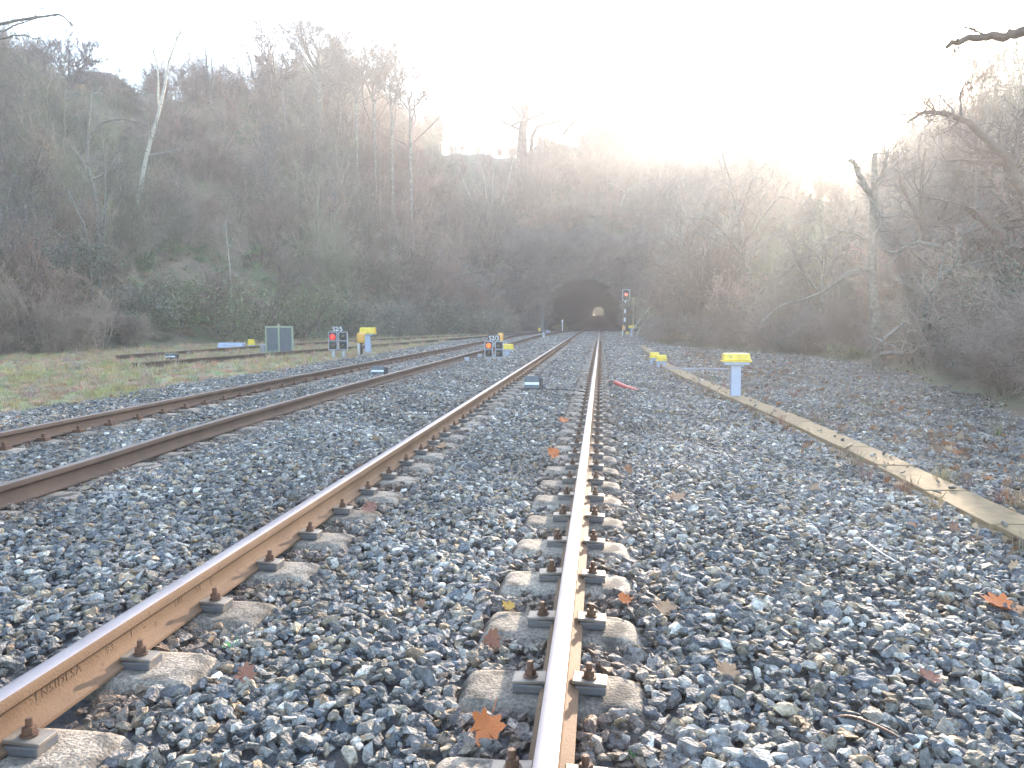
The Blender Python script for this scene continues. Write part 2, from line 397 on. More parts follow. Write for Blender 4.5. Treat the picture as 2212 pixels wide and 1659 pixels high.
# ------------------------------------------------------------------ rails and sleepers
PROF = [(-.070, 0), (.070, 0), (.070, .011), (.040, .021), (.015, .034), (.009, .052), (.008, .094), (.011, .106), (.033, .1115), (.036, .1145), (.0370, .145), (.033, .154), (.024, .158), (.008, .1595), (-.008, .1595), (-.024, .158), (-.033, .154), (-.0370, .145), (-.036, .1145), (-.033, .1115), (-.011, .106), (-.008, .094), (-.009, .052), (-.015, .034), (-.040, .021), (-.070, .011)]
TOPSEG = {11, 12, 13, 14, 15}
def make_rail(name, pts, z0, mats, label, cat="rail"):
    p = np.array(pts, float); n = max(2, int(np.linalg.norm(p[-1] - p[0]) / 1.0))
    q = spline(p, n) if len(p) > 2 else np.linspace(p[0], p[1], n)
    t = np.gradient(q, axis=0); t /= np.linalg.norm(t, axis=1, keepdims=True); nrm = np.stack([t[:, 1], -t[:, 0]], -1)
    m = len(PROF)
    V = np.array([[(q[i, 0] + nrm[i, 0] * a, q[i, 1] + nrm[i, 1] * a, (q[i, 2] if q.shape[1] > 2 else 0) + z0 + b) for a, b in PROF] for i in range(n)])
    i = np.arange(n * m).reshape(n, m); i2 = np.roll(i, -1, 1)
    Fq = np.stack([i[:-1], i2[:-1], i2[1:], i[1:]], -1)
    me = raw_mesh(name, V.reshape(-1, 3), Fq.reshape(-1, 4), 4)
    o = link(name, me, mats)
    mi = np.zeros((n - 1, m), np.int32)
    for k in TOPSEG: mi[:, k] = 1
    me.polygons.foreach_set('material_index', mi.ravel())
    me.polygons.foreach_set('use_smooth', np.ones(len(me.polygons), bool))
    try: me.set_sharp_from_angle(angle=math.radians(32))
    except Exception: pass
    return tag(o, label, cat)
XL, XR = -1.888, -0.138
RZ = .041
def tzz(y): return max(0.0, 2.35 * (y - 118.4) / 163.0)
rl = make_rail("steel_rail", [(XL, -4), (XL, 100)], RZ, [M_RUST, M_SHINE], "rust-brown rail with embossed web, the main track's left rail")
rr = make_rail("steel_rail", [(XR, -4), (XR, 100)], RZ, [M_RUST, M_SHINE], "silvery polished rail running up the middle of the photo into the tunnel")
C2 = [(-4.22, -2), (-4.28, 5), (-4.45, 8.2), (-4.52, 14.2), (-4.50, 22.7), (-4.44, 31), (-4.40, 45), (-4.33, 55), (-3.95, 64), (-3.25, 74), (-2.6, 82), (-2.1, 92)]
B2 = [(-6.08, -2), (-6.14, 5), (-6.27, 8.2), (-6.32, 14.2), (-6.28, 22.7), (-6.21, 31), (-6.15, 45), (-6.08, 55), (-5.7, 64), (-5.0, 74), (-4.35, 82), (-3.85, 92)]
make_rail("steel_rail", C2, RZ, [M_RUST_DULL, M_SHINE_DULL], "brown rail nearer the main track on the second track")
make_rail("steel_rail", B2, RZ, [M_RUST_DULL, M_SHINE_DULL], "brown outer rail of the second track, beside the turf edge")
N3 = [(-12.95, 20.0), (-12.6, 22), (-12.2, 24.2), (-11.5, 29), (-10.75, 33.4), (-9.95, 40), (-9.15, 46.3), (-7.7, 55), (-6.7, 64), (-5.6, 74), (-4.6, 84)]
F3 = [(-16.15, 24), (-16.0, 27), (-15.6, 31), (-14.9, 37), (-13.9, 43.3), (-11.8, 49.8), (-10.1, 56), (-8.5, 64), (-7.2, 74), (-6.2, 84)]
make_rail("siding_rail", N3, -.01, [M_RUST_DULL, M_RUST_DULL], "rusty half-buried siding rail in front of the grey panel board")
make_rail("siding_rail", F3, -.01, [M_RUST_DULL, M_RUST_DULL], "rusty farthest siding rail along the foot of the bushes")

def text_mesh(name, s, size, depth, m, parent, M, spacing=1.0):
    cu = bpy.data.curves.new(name, 'FONT'); cu.body = s; cu.size = size; cu.extrude = depth; cu.align_x = 'CENTER'; cu.align_y = 'CENTER'; cu.space_character = spacing
    t = bpy.data.objects.new(name + "_src", cu)
    me = bpy.data.meshes.new_from_object(t); bpy.data.objects.remove(t); bpy.data.curves.remove(cu)
    me.name = name; me.transform(M)
    return link(name, me, m, parent)
# raised lettering rolled on the right face of the left rail's web (faces +x)
WEB = Matrix(((0, 0, 1, 0), (1, 0, 0, 0), (0, 1, 0, 0), (0, 0, 0, 1)))
for w_, y_ in (("ENSIDESA", 2.40), ("93", 2.68), ("I", 2.82), ("UIC", 3.18), ("54", 3.34), ("II", 3.46)):
    text_mesh("raised_lettering", w_, .046, .0014, M_RUST, rl, Matrix.Translation((XL + .0082, y_, RZ + .074)) @ WEB, 1.2)

def block_mesh(xi, xo, seed):
    """one concrete block of a twin-block sleeper; xi / xo half lengths either side of the rail"""
    rn = np.random.default_rng(seed); n = 40; V = []; hy = .135
    lv = [(-.16, .07, 1.0), (-.02, .035, 1.0), (.012, .012, 1.0), (.028, -.004, 1.0), (.034, -.03, 1.0)]
    for z, g, _ in lv:
        for k in range(n):
            a = 2 * math.pi * k / n; c, s = math.cos(a), math.sin(a); e = .40 if c > 0 else .20
            x = math.copysign(abs(c) ** e, c) * ((xo if c > 0 else xi) + g); y = math.copysign(abs(s) ** e, s) * (hy + g)
            dz = -.012 * max(0, x / xo - .75) / .25 if z > 0 else 0
            V.append((x, y, z + dz + rn.normal(0, .0012)))
    Fs = [(l * n + k, l * n + (k + 1) % n, (l + 1) * n + (k + 1) % n, (l + 1) * n + k) for l in range(len(lv) - 1) for k in range(n)]
    bm = nb(); vs = [bm.verts.new(v) for v in V]
    for f in Fs: bm.faces.new([vs[j] for j in f])
    bm.faces.new([vs[(len(lv) - 1) * n + k] for k in range(n)])
    # shallow cast recess on the inner half
    me = bpy.data.meshes.new("block"); bm.to_mesh(me); bm.free()
    return me
BLK = [block_mesh(.345, .30, s) for s in range(3)]
for b_ in BLK: b_.materials.append(M_CONC); b_.polygons.foreach_set('use_smooth', np.ones(len(b_.polygons), bool))
bm = nb(); box(bm, (0, 0, .0), (.112, .098, .030), .004); ME_PAD = bpy.data.meshes.new("clip_pad"); 
box(bm, (.004, 0, .0225), (.125, .086, .013), .003, (0, -.06, 0), mi=1)
bm.to_mesh(ME_PAD); bm.free(); ME_PAD.materials.append(M_PAD); ME_PAD.materials.append(M_CLIP)
bm = nb(); cyl(bm, (0, 0, .003), .027, .006, 20); cyl(bm, (0, 0, .018), .0215, .025, 6, bev=.002); cyl(bm, (0, 0, .043), .0115, .028, 12, bev=.002)
ME_BOLT = bpy.data.meshes.new("bolt"); bm.to_mesh(ME_BOLT); bm.free(); ME_BOLT.materials.append(M_BOLT)
bm = nb(); box(bm, (0, 0, -.004), (.10, .09, .03)); box(bm, (0, 0, .03), (.034, .034, .05)); ME_FARCLIP = bpy.data.meshes.new("clip_far"); bm.to_mesh(ME_FARCLIP); bm.free(); ME_FARCLIP.materials.append(M_BOLT)

def sleeper(xl, xr, y, rz, label, group, lod):
    root = empty("twin_block_sleeper", ((xl + xr) / 2, y, 0), rz); tag(root, label, "sleeper", group)
    half = (xr - xl) / 2
    for sgn in (-1, 1):
        b = bpy.data.objects.new("concrete_block", R.choice(BLK)); COL.objects.link(b); b.parent = root
        b.location = (sgn * half, R.uniform(-.01, .01), R.uniform(-.004, .003)); b.rotation_euler = (0, R.uniform(-.008, .008), math.pi * (sgn < 0) + R.uniform(-.02, .02))
        if lod > 2: continue
        for side in (-1, 1):
            if lod == 2 and group.startswith('second') and sgn == side: continue
            if lod == 2:
                c = bpy.data.objects.new("rail_clip", ME_FARCLIP); COL.objects.link(c); c.parent = root
                c.location = (sgn * half + side * .112, 0, .058); continue
            c = bpy.data.objects.new("rail_clip", ME_PAD); COL.objects.link(c); c.parent = root
            c.location = (sgn * half + side * .113, R.uniform(-.008, .008), .049); c.rotation_euler = (0, 0, (0 if side < 0 else math.pi) + R.uniform(-.05, .05))
            bo = bpy.data.objects.new("bolt", ME_BOLT); COL.objects.link(bo); bo.parent = c
            bo.location = (.006, 0, .0285); bo.rotation_euler = (R.uniform(-.05, .05), R.uniform(-.05, .05), R.uniform(0, 6))
    return root
ORD = ["nearest", "second nearest", "third nearest", "fourth nearest", "fifth nearest", "sixth nearest", "seventh nearest", "eighth nearest", "ninth nearest", "tenth nearest"]
SLEEP1 = [2.13 + .592 * k for k in range(-1, 125)]
for k, y in enumerate(SLEEP1):
    if k == 0: lab = "concrete sleeper cut off by the bottom edge below the fallen orange leaf"
    elif k <= 10: lab = "%s fully seen twin-block concrete sleeper under the main track" % ORD[k - 1]
    else: lab = "concrete sleeper farther along the main track, between the near ones and the tunnel"
    sleeper(XL, XR, y, 0, lab, "main track sleepers", 0 if y < 16 else (2 if y < 45 else 3))
b2 = np.array(B2); c2 = np.array(C2); SLEEP2 = []
y = 4.2; k = 0
while y < 62:
    xb = float(np.interp(y, b2[:, 1], b2[:, 0])); xc = float(np.interp(y, c2[:, 1], c2[:, 0]))
    SLEEP2.append((xb, xc, y))
    sleeper(xb, xc, y, 0, "concrete sleeper half sunk in ballast under the second track, left of the main one", "second track sleepers", 2 if y < 36 else 3)
    y += .6; k += 1

# ------------------------------------------------------------------ concrete cable trough on the right
TRX = np.array([(2.70, -1), (2.70, 3), (2.69, 5.5), (2.66, 7), (2.62, 8.5), (2.52, 10.7), (2.34, 13.1), (2.05, 17.5), (1.86, 21.3), (1.90, 27), (2.06, 38)])
def trough_x(y): return np.interp(y, TRX[:, 1], TRX[:, 0])
tr = empty("cable_trough", (2.7, 0, 0)); tag(tr, "long tan concrete cable trough with lids snaking beside the ballast", "cable trough")
def trough_strip(name, offs, zz, m):
    Y = np.arange(-1, 38.2, .5); X = trough_x(Y) - 2.7
    V = []; 
    for x, y_ in zip(X, Y):
        for o_, z_ in zip(offs, zz): V.append((x + o_, y_, z_))
    k_ = len(offs); i = np.arange(len(V)).reshape(len(Y), k_)
    Fq = np.stack([i[:-1, :-1], i[:-1, 1:], i[1:, 1:], i[1:, :-1]], -1).reshape(-1, 4)
    return link(name, raw_mesh(name, V, Fq, 4), m, tr)
trough_strip("channel", [-.180, -.178, -.150, -.148, .148, .150, .178, .180], [-.12, .026, .026, .0, .0, .026, .026, -.12], M_TROUGH)
y = -.8; kk = 0
while y < 37.8:
    yc = y + .5; slope = math.atan2(float(trough_x(yc + .4) - trough_x(yc - .4)), .8)
    bm = nb(); box(bm, (0, 0, 0), (.325, .965, .04), .007)
    o = bm_obj("lid", bm, M_TROUGH, tr); o.location = (float(trough_x(yc)) - 2.7 + R.uniform(-.014, .014), yc, .044 + R.uniform(-.004, .006)); o.rotation_euler = (R.uniform(-.008, .008), R.uniform(-.02, .02), -slope + R.uniform(-.015, .015))
    y += 1.0
bm = nb(); box(bm, (0, 0, .01), (1.6, .3, .1), .012); o = bm_obj("concrete_slab", bm, M_GRAIN); o.location = (2.55, 20.6, .02)
tag(o, "grey concrete slab lying beside the two small yellow-capped posts", "slab")
bm = nb(); box(bm, (0, 0, .01), (.85, .25, .08), .012); o = bm_obj("concrete_slab", bm, M_GRAIN); o.location = (-2.95, 28.3, .01); o.rotation_euler = (0, 0, .05)
tag(o, "pale flat concrete slab behind the dwarf signal marked S2/3", "slab")

# ------------------------------------------------------------------ lineside equipment
def lid_mesh(w, d, h):
    bm = nb()
    box(bm, (0, 0, h * .56), (w * .93, d * .93, h * .88), min(.02, h * .15), taper=(.93, .9), seg=3)
    box(bm, (0, 0, h * .06), (w, d, h * .12), min(.008, h * .04))
    box(bm, (0, -d * .47, h * .52), (w * .055, d * .05, h * .26), .004)
    return bm
def pedestal(x, y, total, lidw, lidh, postw, label, rz=0.0, base=True, legs=1, group="yellow capped junction posts"):
    root = empty("junction_post", (x, y, -.01), rz); tag(root, label, "junction post", group)
    d = lidw * .62
    zt = total - lidh
    l = bm_obj("yellow_cap", lid_mesh(lidw, d, lidh), M_YELLOW, root); l.location = (0, 0, zt)
    bm = nb(); box(bm, (0, 0, -.022), (lidw * .86, d * .86, .05), .006); box(bm, (0, 0, -.062), (lidw * .5, d * .5, .034), .004)
    p = bm_obj("cap_tray", bm, M_GALV, root); p.location = (0, 0, zt)
    for k in range(legs):
        xx = 0 if legs == 1 else (-.28 + .56 * k / (legs - 1)) * lidw
        bm = nb(); box(bm, (0, 0, (zt - .07) / 2), (postw, postw * .8, zt - .07), .01)
        pp = bm_obj("post", bm, M_GALV, root); pp.location = (xx, 0, 0)
    if base:
        bm = nb(); box(bm, (0, 0, .012), (postw * 2.0, postw * 1.7, .026), .005)
        bm_obj("foot_plate", bm, M_GREYPAINT, root)
    return root
pedestal(2.30, 13.5, .80, .49, .145, .165, "tall yellow-capped grey junction post beside the trough on the right", -.02)
pedestal(1.66, 21.5, .385, .30, .16, .09, "front of two short yellow-capped posts at the trough", .05, False, 2)
pedestal(1.56, 22.8, .40, .29, .16, .09, "rear of two short yellow-capped posts at the trough", .0, False, 2)
r_ = pedestal(-9.39, 30.3, 1.02, .66, .25, .23, "large yellow-capped junction post beside the S2/5 signal", .05)
pedestal(-3.36, 27.5, .47, .48, .19, .17, "yellow-capped junction post half hidden behind the S2/3 signal", -.02)
pedestal(2.16, 55.8, .88, .47, .17, .15, "yellow-capped junction post right of the tall tunnel signal", .0)
pedestal(2.05, 61.5, .32, .30, .17, .10, "small low yellow box at the foot of the tall signal", .0, False)
pedestal(-5.75, 72, .50, .22, .30, .07, "tiny yellow-capped post left of the tunnel mouth", .0, False)

def phone_box(x, y, h, w, hh, label, white_post=True):
    root = empty("trackside_phone_box", (x, y, -.02)); tag(root, label, "phone box", "orange telephone boxes on posts")
    bm = nb(); box(bm, (0, 0, 0), (w, w * .8, hh), w * .2, seg=3); b = bm_obj("case", bm, M_ORANGE, root, True); b.location = (0, 0, h - hh / 2)
    bm = nb(); box(bm, (0, -.012, 0), (w * .62, .02, hh * .5), .006); d = bm_obj("door", bm, M_ORANGE, root); d.location = (0, -w * .4, h - hh * .5)
    bm = nb(); cyl(bm, (0, 0, (h - hh * .5) / 2), .045, h - hh * .5, 12); p = bm_obj("post", bm, M_WHITE if white_post else M_BLACK, root, True); p.location = (-w * .32, .0, 0)
    if white_post:
        bm = nb(); cyl(bm, (0, 0, (h - hh) / 2), .045, h - hh, 12); p = bm_obj("conduit", bm, M_BLACK, root, True); p.location = (w * .05, .02, 0)
phone_box(-8.92, 27.9, .86, .275, .38, "orange phone box standing in front of the large yellow-capped post")
phone_box(-3.84, 29.4, .84, .19, .36, "orange phone box peeping over the S2/3 plate")
phone_box(1.72, 60.1, .85, .19, .38, "orange phone box at the foot of the tall tunnel signal")

def dwarf_signal(x, y, text, W, Hb, cell, leg, ph, pw, litmat, label, rz, gap):
    root = empty("dwarf_signal", (x, y, -.03), rz); tag(root, label, "dwarf signal", "dwarf signals with four lamps")
    z0 = leg + .03
    for s in (-1, 1):
        bm = nb(); box(bm, (0, 0, z0 / 2), (.10, .10, z0), .008); p = bm_obj("leg", bm, M_GREYPAINT, root); p.location = (s * W * .27, .08, 0)
    t = .022
    bm = nb()
    for zz in (z0 + t / 2, z0 + Hb / 2, z0 + Hb - t / 2): 
        for s in (-1, 1): box(bm, (s * (W + gap) / 4, .02, zz), ((W - gap) / 2, .14, t), .003)
    for s in (-1, 1):
        box(bm, (s * (W / 2 - t / 2), .021, z0 + Hb / 2), (t, .142, Hb - .001), .003); box(bm, (s * (gap / 2 + t / 2), .021, z0 + Hb / 2), (t, .142, Hb - .001), .003)
    box(bm, (0, .09, z0 + Hb * .85), (gap, .03, .06)); box(bm, (0, .09, z0 + Hb * .1), (gap, .03, .06))
    bm_obj("frame", bm, M_GREYPAINT, root)
    cw = (W - gap) / 2 - 2 * t - .004; chh = (Hb - 3 * t) / 2 - .004
    for sx in (-1, 1):
        for sz in (0, 1):
            lx = sx * ((W + gap) / 4); lz = z0 + t + chh / 2 + .002 + sz * (chh + t + .004)
            bm = nb(); box(bm, (0, 0, 0), (cw, .12, chh), .004); lp = bm_obj("lamp_unit", bm, M_BLACK, root); lp.location = (lx, .02, lz)
            lit = sx < 0 and sz == 1
            rad = min(cw, chh) * .40
            bm = nb(); bmesh.ops.create_uvsphere(bm, u_segments=20, v_segments=10, radius=rad); bmesh.ops.scale(bm, vec=(1, .28, 1), verts=bm.verts)
            ln = bm_obj("lens", bm, litmat if lit else M_LENS, lp, True); ln.location = (0, -.062, -chh * .04)
            # hood: upper half tube sticking out over the lens
            V = []; nn = 14; L_ = .11
            for yy, rr_ in ((-.058, rad * 1.12), (-.058 - L_, rad * 1.04), (-.058 - L_, rad * 1.0), (-.058, rad * 1.06)):
                for k in range(nn + 1):
                    a = math.radians(-5 + 190 * k / nn); V.append((rr_ * math.cos(a), yy if abs(a - math.pi / 2) < 1.2 or yy > -.06 else yy + .05, rr_ * math.sin(a) - chh * .04))
            i = np.arange(len(V)).reshape(4, nn + 1); i = np.vstack([i, i[:1]])
            Fq = np.stack([i[:-1, :-1], i[:-1, 1:], i[1:, 1:], i[1:, :-1]], -1).reshape(-1, 4)
            link("hood", raw_mesh("hood", V, Fq, 4), M_DARKGREY, lp)
    bm = nb(); box(bm, (0, 0, 0), (pw, .014, ph), .004); pl = bm_obj("number_plate", bm, M_BLACK, root); pl.location = (.0, -.03, z0 + Hb + ph * .46)
    text_mesh("plate_lettering", text, ph * 1.08, .003, M_WHITE, pl, Matrix.Translation((0, -.0105, -.004)) @ Euler((math.pi / 2, 0, 0)).to_matrix().to_4x4(), .93)
dwarf_signal(-3.31, 23.7, "S2/3", .58, .51, .22, .17, .185, .37, M_LIT_ORANGE, "dwarf signal marked S2/3 with one orange-red lamp lit", .10, .075)
dwarf_signal(-9.45, 26.9, "S2/5", .68, .66, .25, .24, .21, .40, M_LIT_RED, "dwarf signal marked S2/5 with its top left lamp lit red", .18, .05)

# tall main signal by the tunnel
sg = empty("main_signal", (2.05, 66.5, -.03)); tag(sg, "tall black-and-white striped signal with a red light by the tunnel", "railway signal")
bm = nb(); zb = 0
for k in range(8):
    box(bm, (-.1 + .012 * k, 0, .2 + k * .36), (.15, .13, .358), .0, mi=k % 2)
bm_obj("striped_post", bm, [M_BLACK, M_WHITE], sg)
bm = nb(); box(bm, (.03, -.1, 3.38), (.54, .05, .82), .01); hb = bm_obj("backboard", bm, M_BLACK, sg)
bm = nb()
for s in (-1, 1): box(bm, (.03 + s * .285, -.1, 3.38), (.04, .06, .90), .004)
for s in (-1, 1): box(bm, (.03, -.1, 3.38 + s * .43), (.53, .06, .04), .004)
bm_obj("white_border", bm, M_WHITE, hb)
for k, zz in enumerate((3.64, 3.40, 3.14)):
    bm = nb(); bmesh.ops.create_uvsphere(bm, u_segments=18, v_segments=10, radius=.125 if k == 1 else .09); bmesh.ops.scale(bm, vec=(1, .35, 1), verts=bm.verts)
    o = bm_obj("lens", bm, M_LIT_BRIGHT if k == 1 else M_LENS, hb, True); o.location = (.03, -.13, zz)
    V = []; nn = 12
    for yy, rr_ in ((-.125, .15), (-.36, .145), (-.36, .14), (-.125, .142)):
        for q in range(nn + 1):
            a = math.radians(5 + 170 * q / nn); V.append((.03 + rr_ * math.cos(a), yy, zz + rr_ * math.sin(a)))
    i = np.arange(len(V)).reshape(4, nn + 1); i = np.vstack([i, i[:1]])
    link("hood", raw_mesh("hood", V, np.stack([i[:-1, :-1], i[:-1, 1:], i[1:, 1:], i[1:, :-1]], -1).reshape(-1, 4), 4), M_BLACK, hb)
bm = nb(); box(bm, (0, -.1, 2.62), (.34, .02, .24), .004); npl = bm_obj("number_plate", bm, M_BLACK, sg)
text_mesh("plate_lettering", "S2/1", .17, .002, M_WHITE, npl, Matrix.Translation((0, -.114, 2.62)) @ Euler((math.pi / 2, 0, 0)).to_matrix().to_4x4())
bm = nb(); box(bm, (-.1, 0, .04), (.34, .3, .08), .01); bm_obj("base_plate", bm, M_GREYPAINT, sg)
bm = nb(); 
for s in (-1, 1): cyl(bm, (.32 + s * .12, .12, 1.7), .014, 3.0, 6)
for k in range(9): cyl(bm, (.32, .12, .4 + k * .32), .01, .24, 6, rot=(0, math.pi / 2, 0))
bm_obj("ladder", bm, M_BLACK, sg)
# yellow-brown post right of it, small white posts, stubs
bm = nb(); box(bm, (0, 0, 1.6), (.13, .13, 3.3), .01); box(bm, (0, -.02, 2.9), (.26, .16, .6), .02); o = bm_obj("marker_post", bm, M_POSTWOOD); o.location = (2.75, 67.5, -.05)
tag(o, "yellowish-brown wooden post standing just right of the tall signal", "post")
bm = nb(); cyl(bm, (0, 0, .6), .05, 1.2, 10); box(bm, (0, 0, 1.15), (.16, .06, .26), .01); o = bm_obj("marker_post", bm, M_WHITE); o.location = (-3.75, 75, -.05)
tag(o, "thin white post inside the dark tunnel mouth's left side", "post")
def stub(x, y, h, w, label):
    bm = nb(); box(bm, (0, 0, h / 2), (w, w * .8, h), .012); box(bm, (0, 0, h), (w * 1.15, w, .03), .006); o = bm_obj("rail_stub_box", bm, M_GREYPAINT); o.location = (x, y, -.03); o.rotation_euler = (0, 0, .1); tag(o, label, "small box")
stub(-4.22, 24.0, .17, .13, "nearer small grey box beside the second track's rail")
stub(-4.16, 26.2, .16, .12, "farther small grey box beside the second track's rail")
stub(-3.95, 53.0, .42, .16, "dark grey stub post between the two tracks near the tunnel")

# striped track magnets
def magnet(x, y, w, h, d, label, rz=0.0, arm=True):
    root = empty("track_magnet", (x, y, -.01), rz); tag(root, label, "track magnet", "striped magnets between the rails")
    bm = nb(); box(bm, (0, 0, .03 + h / 2), (w, d, h), .014, (math.radians(-12), 0, 0), 3); bm_obj("housing", bm, M_DARKGREY, root)
    bm = nb(); box(bm, (0, -d / 2 - .002 + .002, .03 + h * .50), (w * .985, .012, h * .20), .002, (math.radians(-12), 0, 0)); bm_obj("white_stripe", bm, M_WHITE, root)
    bm = nb(); box(bm, (0, 0, .015), (w * .8, d * 1.1, .05), .006)
    if arm:
        box(bm, (w * .62, .02, .03 + h * .42), (.05, d * .7, h * .9), .012, (math.radians(-12), 0, .1)); box(bm, (w * .56, -d * .3, .05), (.12, .05, .03), .006)
    bm_obj("bracket", bm, M_BLACK, root)
magnet(-1.31, 14.7, .285, .245, .22, "grey track magnet with a white stripe and black cable on the main track", .03)
magnet(-5.35, 18.1, .31, .20, .22, "grey track magnet with a white stripe between the second track's rails", .03)
magnet(-.88, 63.0, .32, .10, .2, "small pale track magnet far off between the main rails", 0, False)
magnet(-14.4, 24.4, .34, .16, .2, "striped magnet lying on the overgrown siding", .2, True)
tube_obj("black_cable", spline([(-1.13, 14.7, .10), (-1.0, 14.55, .04), (-.8, 14.6, .035), (-.5, 14.5, .03), (-.3, 14.35, .02), (-.14, 14.3, -.005), (.0, 14.5, .02), (.08, 14.75, .1), (.17, 15.1, .16), (.30, 15.25, .125)], 60), .013, M_RUBBER, None, 8)
o = bpy.data.objects["black_cable"]; tag(o, "black cable from the striped magnet under the rail to the red pipe", "cable")
o = tube_obj("red_pipe", spline([(.27, 15.25, .13), (.40, 15.05, .09), (.55, 14.75, .055), (.70, 14.45, .035)], 24), [.034] + [.042] * 20 + [.034, .026, .012], M_REDPIPE, None, 14)
tag(o, "faded red cable-protection pipe lying on ballast right of the main track", "pipe")
o = tube_obj("iron_wire", spline([(.80, 2.63, .03), (.86, 2.6, .05), (.95, 2.52, .045), (1.0, 2.44, .03)], 30), .004, M_BOLT, None, 6); tag(o, "thin bent rusty wire on the ballast at bottom right", "wire")
o = tube_obj("iron_wire", spline([(1.62, 4.85, .03), (1.60, 4.6, .05), (1.63, 4.4, .045), (1.68, 4.3, .03)], 30), .0045, M_GREYPAINT, None, 6); tag(o, "short curved whitish wire on the ballast left of the trough", "wire")

# panel board, point machines
pb = empty("panel_board", (-12.66, 29.2, -.05), .12); tag(pb, "grey two-panel board in a pale frame standing on the siding", "panel board")
bm = nb()
for xx in (-.52, .52): box(bm, (xx, 0, .56), (.06, .10, 1.12), .008)
for zz in (.06, 1.09): box(bm, (0, 0.002, zz), (.98, .096, .06), .006)
bm_obj("frame", bm, M_PALEFRAME, pb)
for s in (-1, 1):
    bm = nb(); box(bm, (s * .245, .0, .575), (.47, .05, .96), .006); bm_obj("panel", bm, M_PANEL, pb)
bm = nb(); box(bm, (0.0, -.05, .6), (.07, .07, 1.24), .008); bm_obj("centre_post", bm, M_PALEFRAME, pb)
bm = nb(); box(bm, (-.66, .1, .2), (.22, .3, .42), .05, seg=3); bm_obj("concrete_foot", bm, M_GRAIN, pb)
def point_machine(x, y, w, h, rz, label):
    root = empty("point_machine", (x, y, -.02), rz); tag(root, label, "point machine", "blue-grey point machines")
    bm = nb(); box(bm, (0, 0, h * .5), (w, .5, h), .04, taper=(.94, .85), seg=3); bm_obj("cover", bm, M_GALV, root)
    bm = nb(); box(bm, (0, 0, .03), (w * 1.06, .6, .06), .01); bm_obj("base_plate", bm, M_DARKGREY, root)
point_machine(-17.0, 33.9, 1.2, .27, .08, "long low blue-grey point machine beside the farthest siding rail")
pedestal(-16.2, 34.2, .42, .29, .27, .10, "small yellow cap at the end of the long point machine", 0, False)
point_machine(-5.1, 72, .75, .24, 0, "small point machine left of the tunnel mouth")

# house on the hill
hs = empty("hill_house", (-47.6, 70, 19.9), .5); hs.scale = (.72, .72, .95); tag(hs, "house with a dark roof and orange wall on the hilltop, upper left", "house")
bm = nb(); box(bm, (0, 0, 1.1), (7.5, 6, 4.0)); bm_obj("wall", bm, M_RENDER, hs)
bm = nb(); vs = [bm.verts.new(v) for v in ((-4.2, -3.5, 3.05), (4.2, -3.5, 3.05), (4.2, 3.5, 3.05), (-4.2, 3.5, 3.05), (-1.6, 0, 5.0), (1.6, 0, 5.0))]
for f in ((0, 1, 5, 4), (1, 2, 5), (2, 3, 4, 5), (3, 0, 4), (3, 2, 1, 0)): bm.faces.new([vs[j] for j in f])
bm_obj("roof", bm, M_ROOF, hs)

# ------------------------------------------------------------------ scattered stuff (many copies, one object)
def proto_collection(name, meshes, m):
    c = bpy.data.collections.new(name)
    for i, me in enumerate(meshes):
        if not me.materials: me.materials.append(m)
        o = bpy.data.objects.new("%s_%02d" % (name, i), me); c.objects.link(o)
    return c
def scatter(name, P, rot, scl, idx, tint, coll, label, cat):
    n = len(P); me = bpy.data.meshes.new(name); me.vertices.add(n); me.vertices.foreach_set('co', np.asarray(P, np.float32).ravel())
    def attr(nm, tp, arr, key):
        a = me.attributes.new(nm, tp, 'POINT'); a.data.foreach_set(key, arr)
    attr('rot', 'FLOAT_VECTOR', np.asarray(rot, np.float32).ravel(), 'vector')
    attr('scl', 'FLOAT_VECTOR', np.asarray(scl, np.float32).ravel(), 'vector')
    attr('pick', 'INT', np.asarray(idx, np.int32).ravel(), 'value')
    t4 = np.concatenate([np.asarray(tint, np.float32), np.ones((n, 1), np.float32)], 1)
    attr('tint', 'FLOAT_COLOR', t4.ravel(), 'color')
    o = bpy.data.objects.new(name, me); COL.objects.link(o); tag(o, label, cat, kind='stuff')
    ng = bpy.data.node_groups.new(name + "_nodes", 'GeometryNodeTree')
    ng.interface.new_socket("Geometry", in_out='INPUT', socket_type='NodeSocketGeometry'); ng.interface.new_socket("Geometry", in_out='OUTPUT', socket_type='NodeSocketGeometry')
    N = ng.nodes; gi = N.new('NodeGroupInput'); go = N.new('NodeGroupOutput'); iop = N.new('GeometryNodeInstanceOnPoints'); ci = N.new('GeometryNodeCollectionInfo')
    ci.inputs['Collection'].default_value = coll; ci.inputs['Separate Children'].default_value = True; ci.inputs['Reset Children'].default_value = True
    def na(nm, tp):
        x = N.new('GeometryNodeInputNamedAttribute'); x.data_type = tp; x.inputs[0].default_value = nm
        return [s for s in x.outputs if s.enabled and s.name == 'Attribute'][0]
    L = ng.links
    L.new(gi.outputs[0], iop.inputs['Points']); L.new(ci.outputs[0], iop.inputs['Instance']); iop.inputs['Pick Instance'].default_value = True
    L.new(na('pick', 'INT'), iop.inputs['Instance Index']); L.new(na('rot', 'FLOAT_VECTOR'), iop.inputs['Rotation']); L.new(na('scl', 'FLOAT_VECTOR'), iop.inputs['Scale'])
    L.new(iop.outputs[0], go.inputs[0])
    md = o.modifiers.new("scatter", 'NODES'); md.node_group = ng
    return o

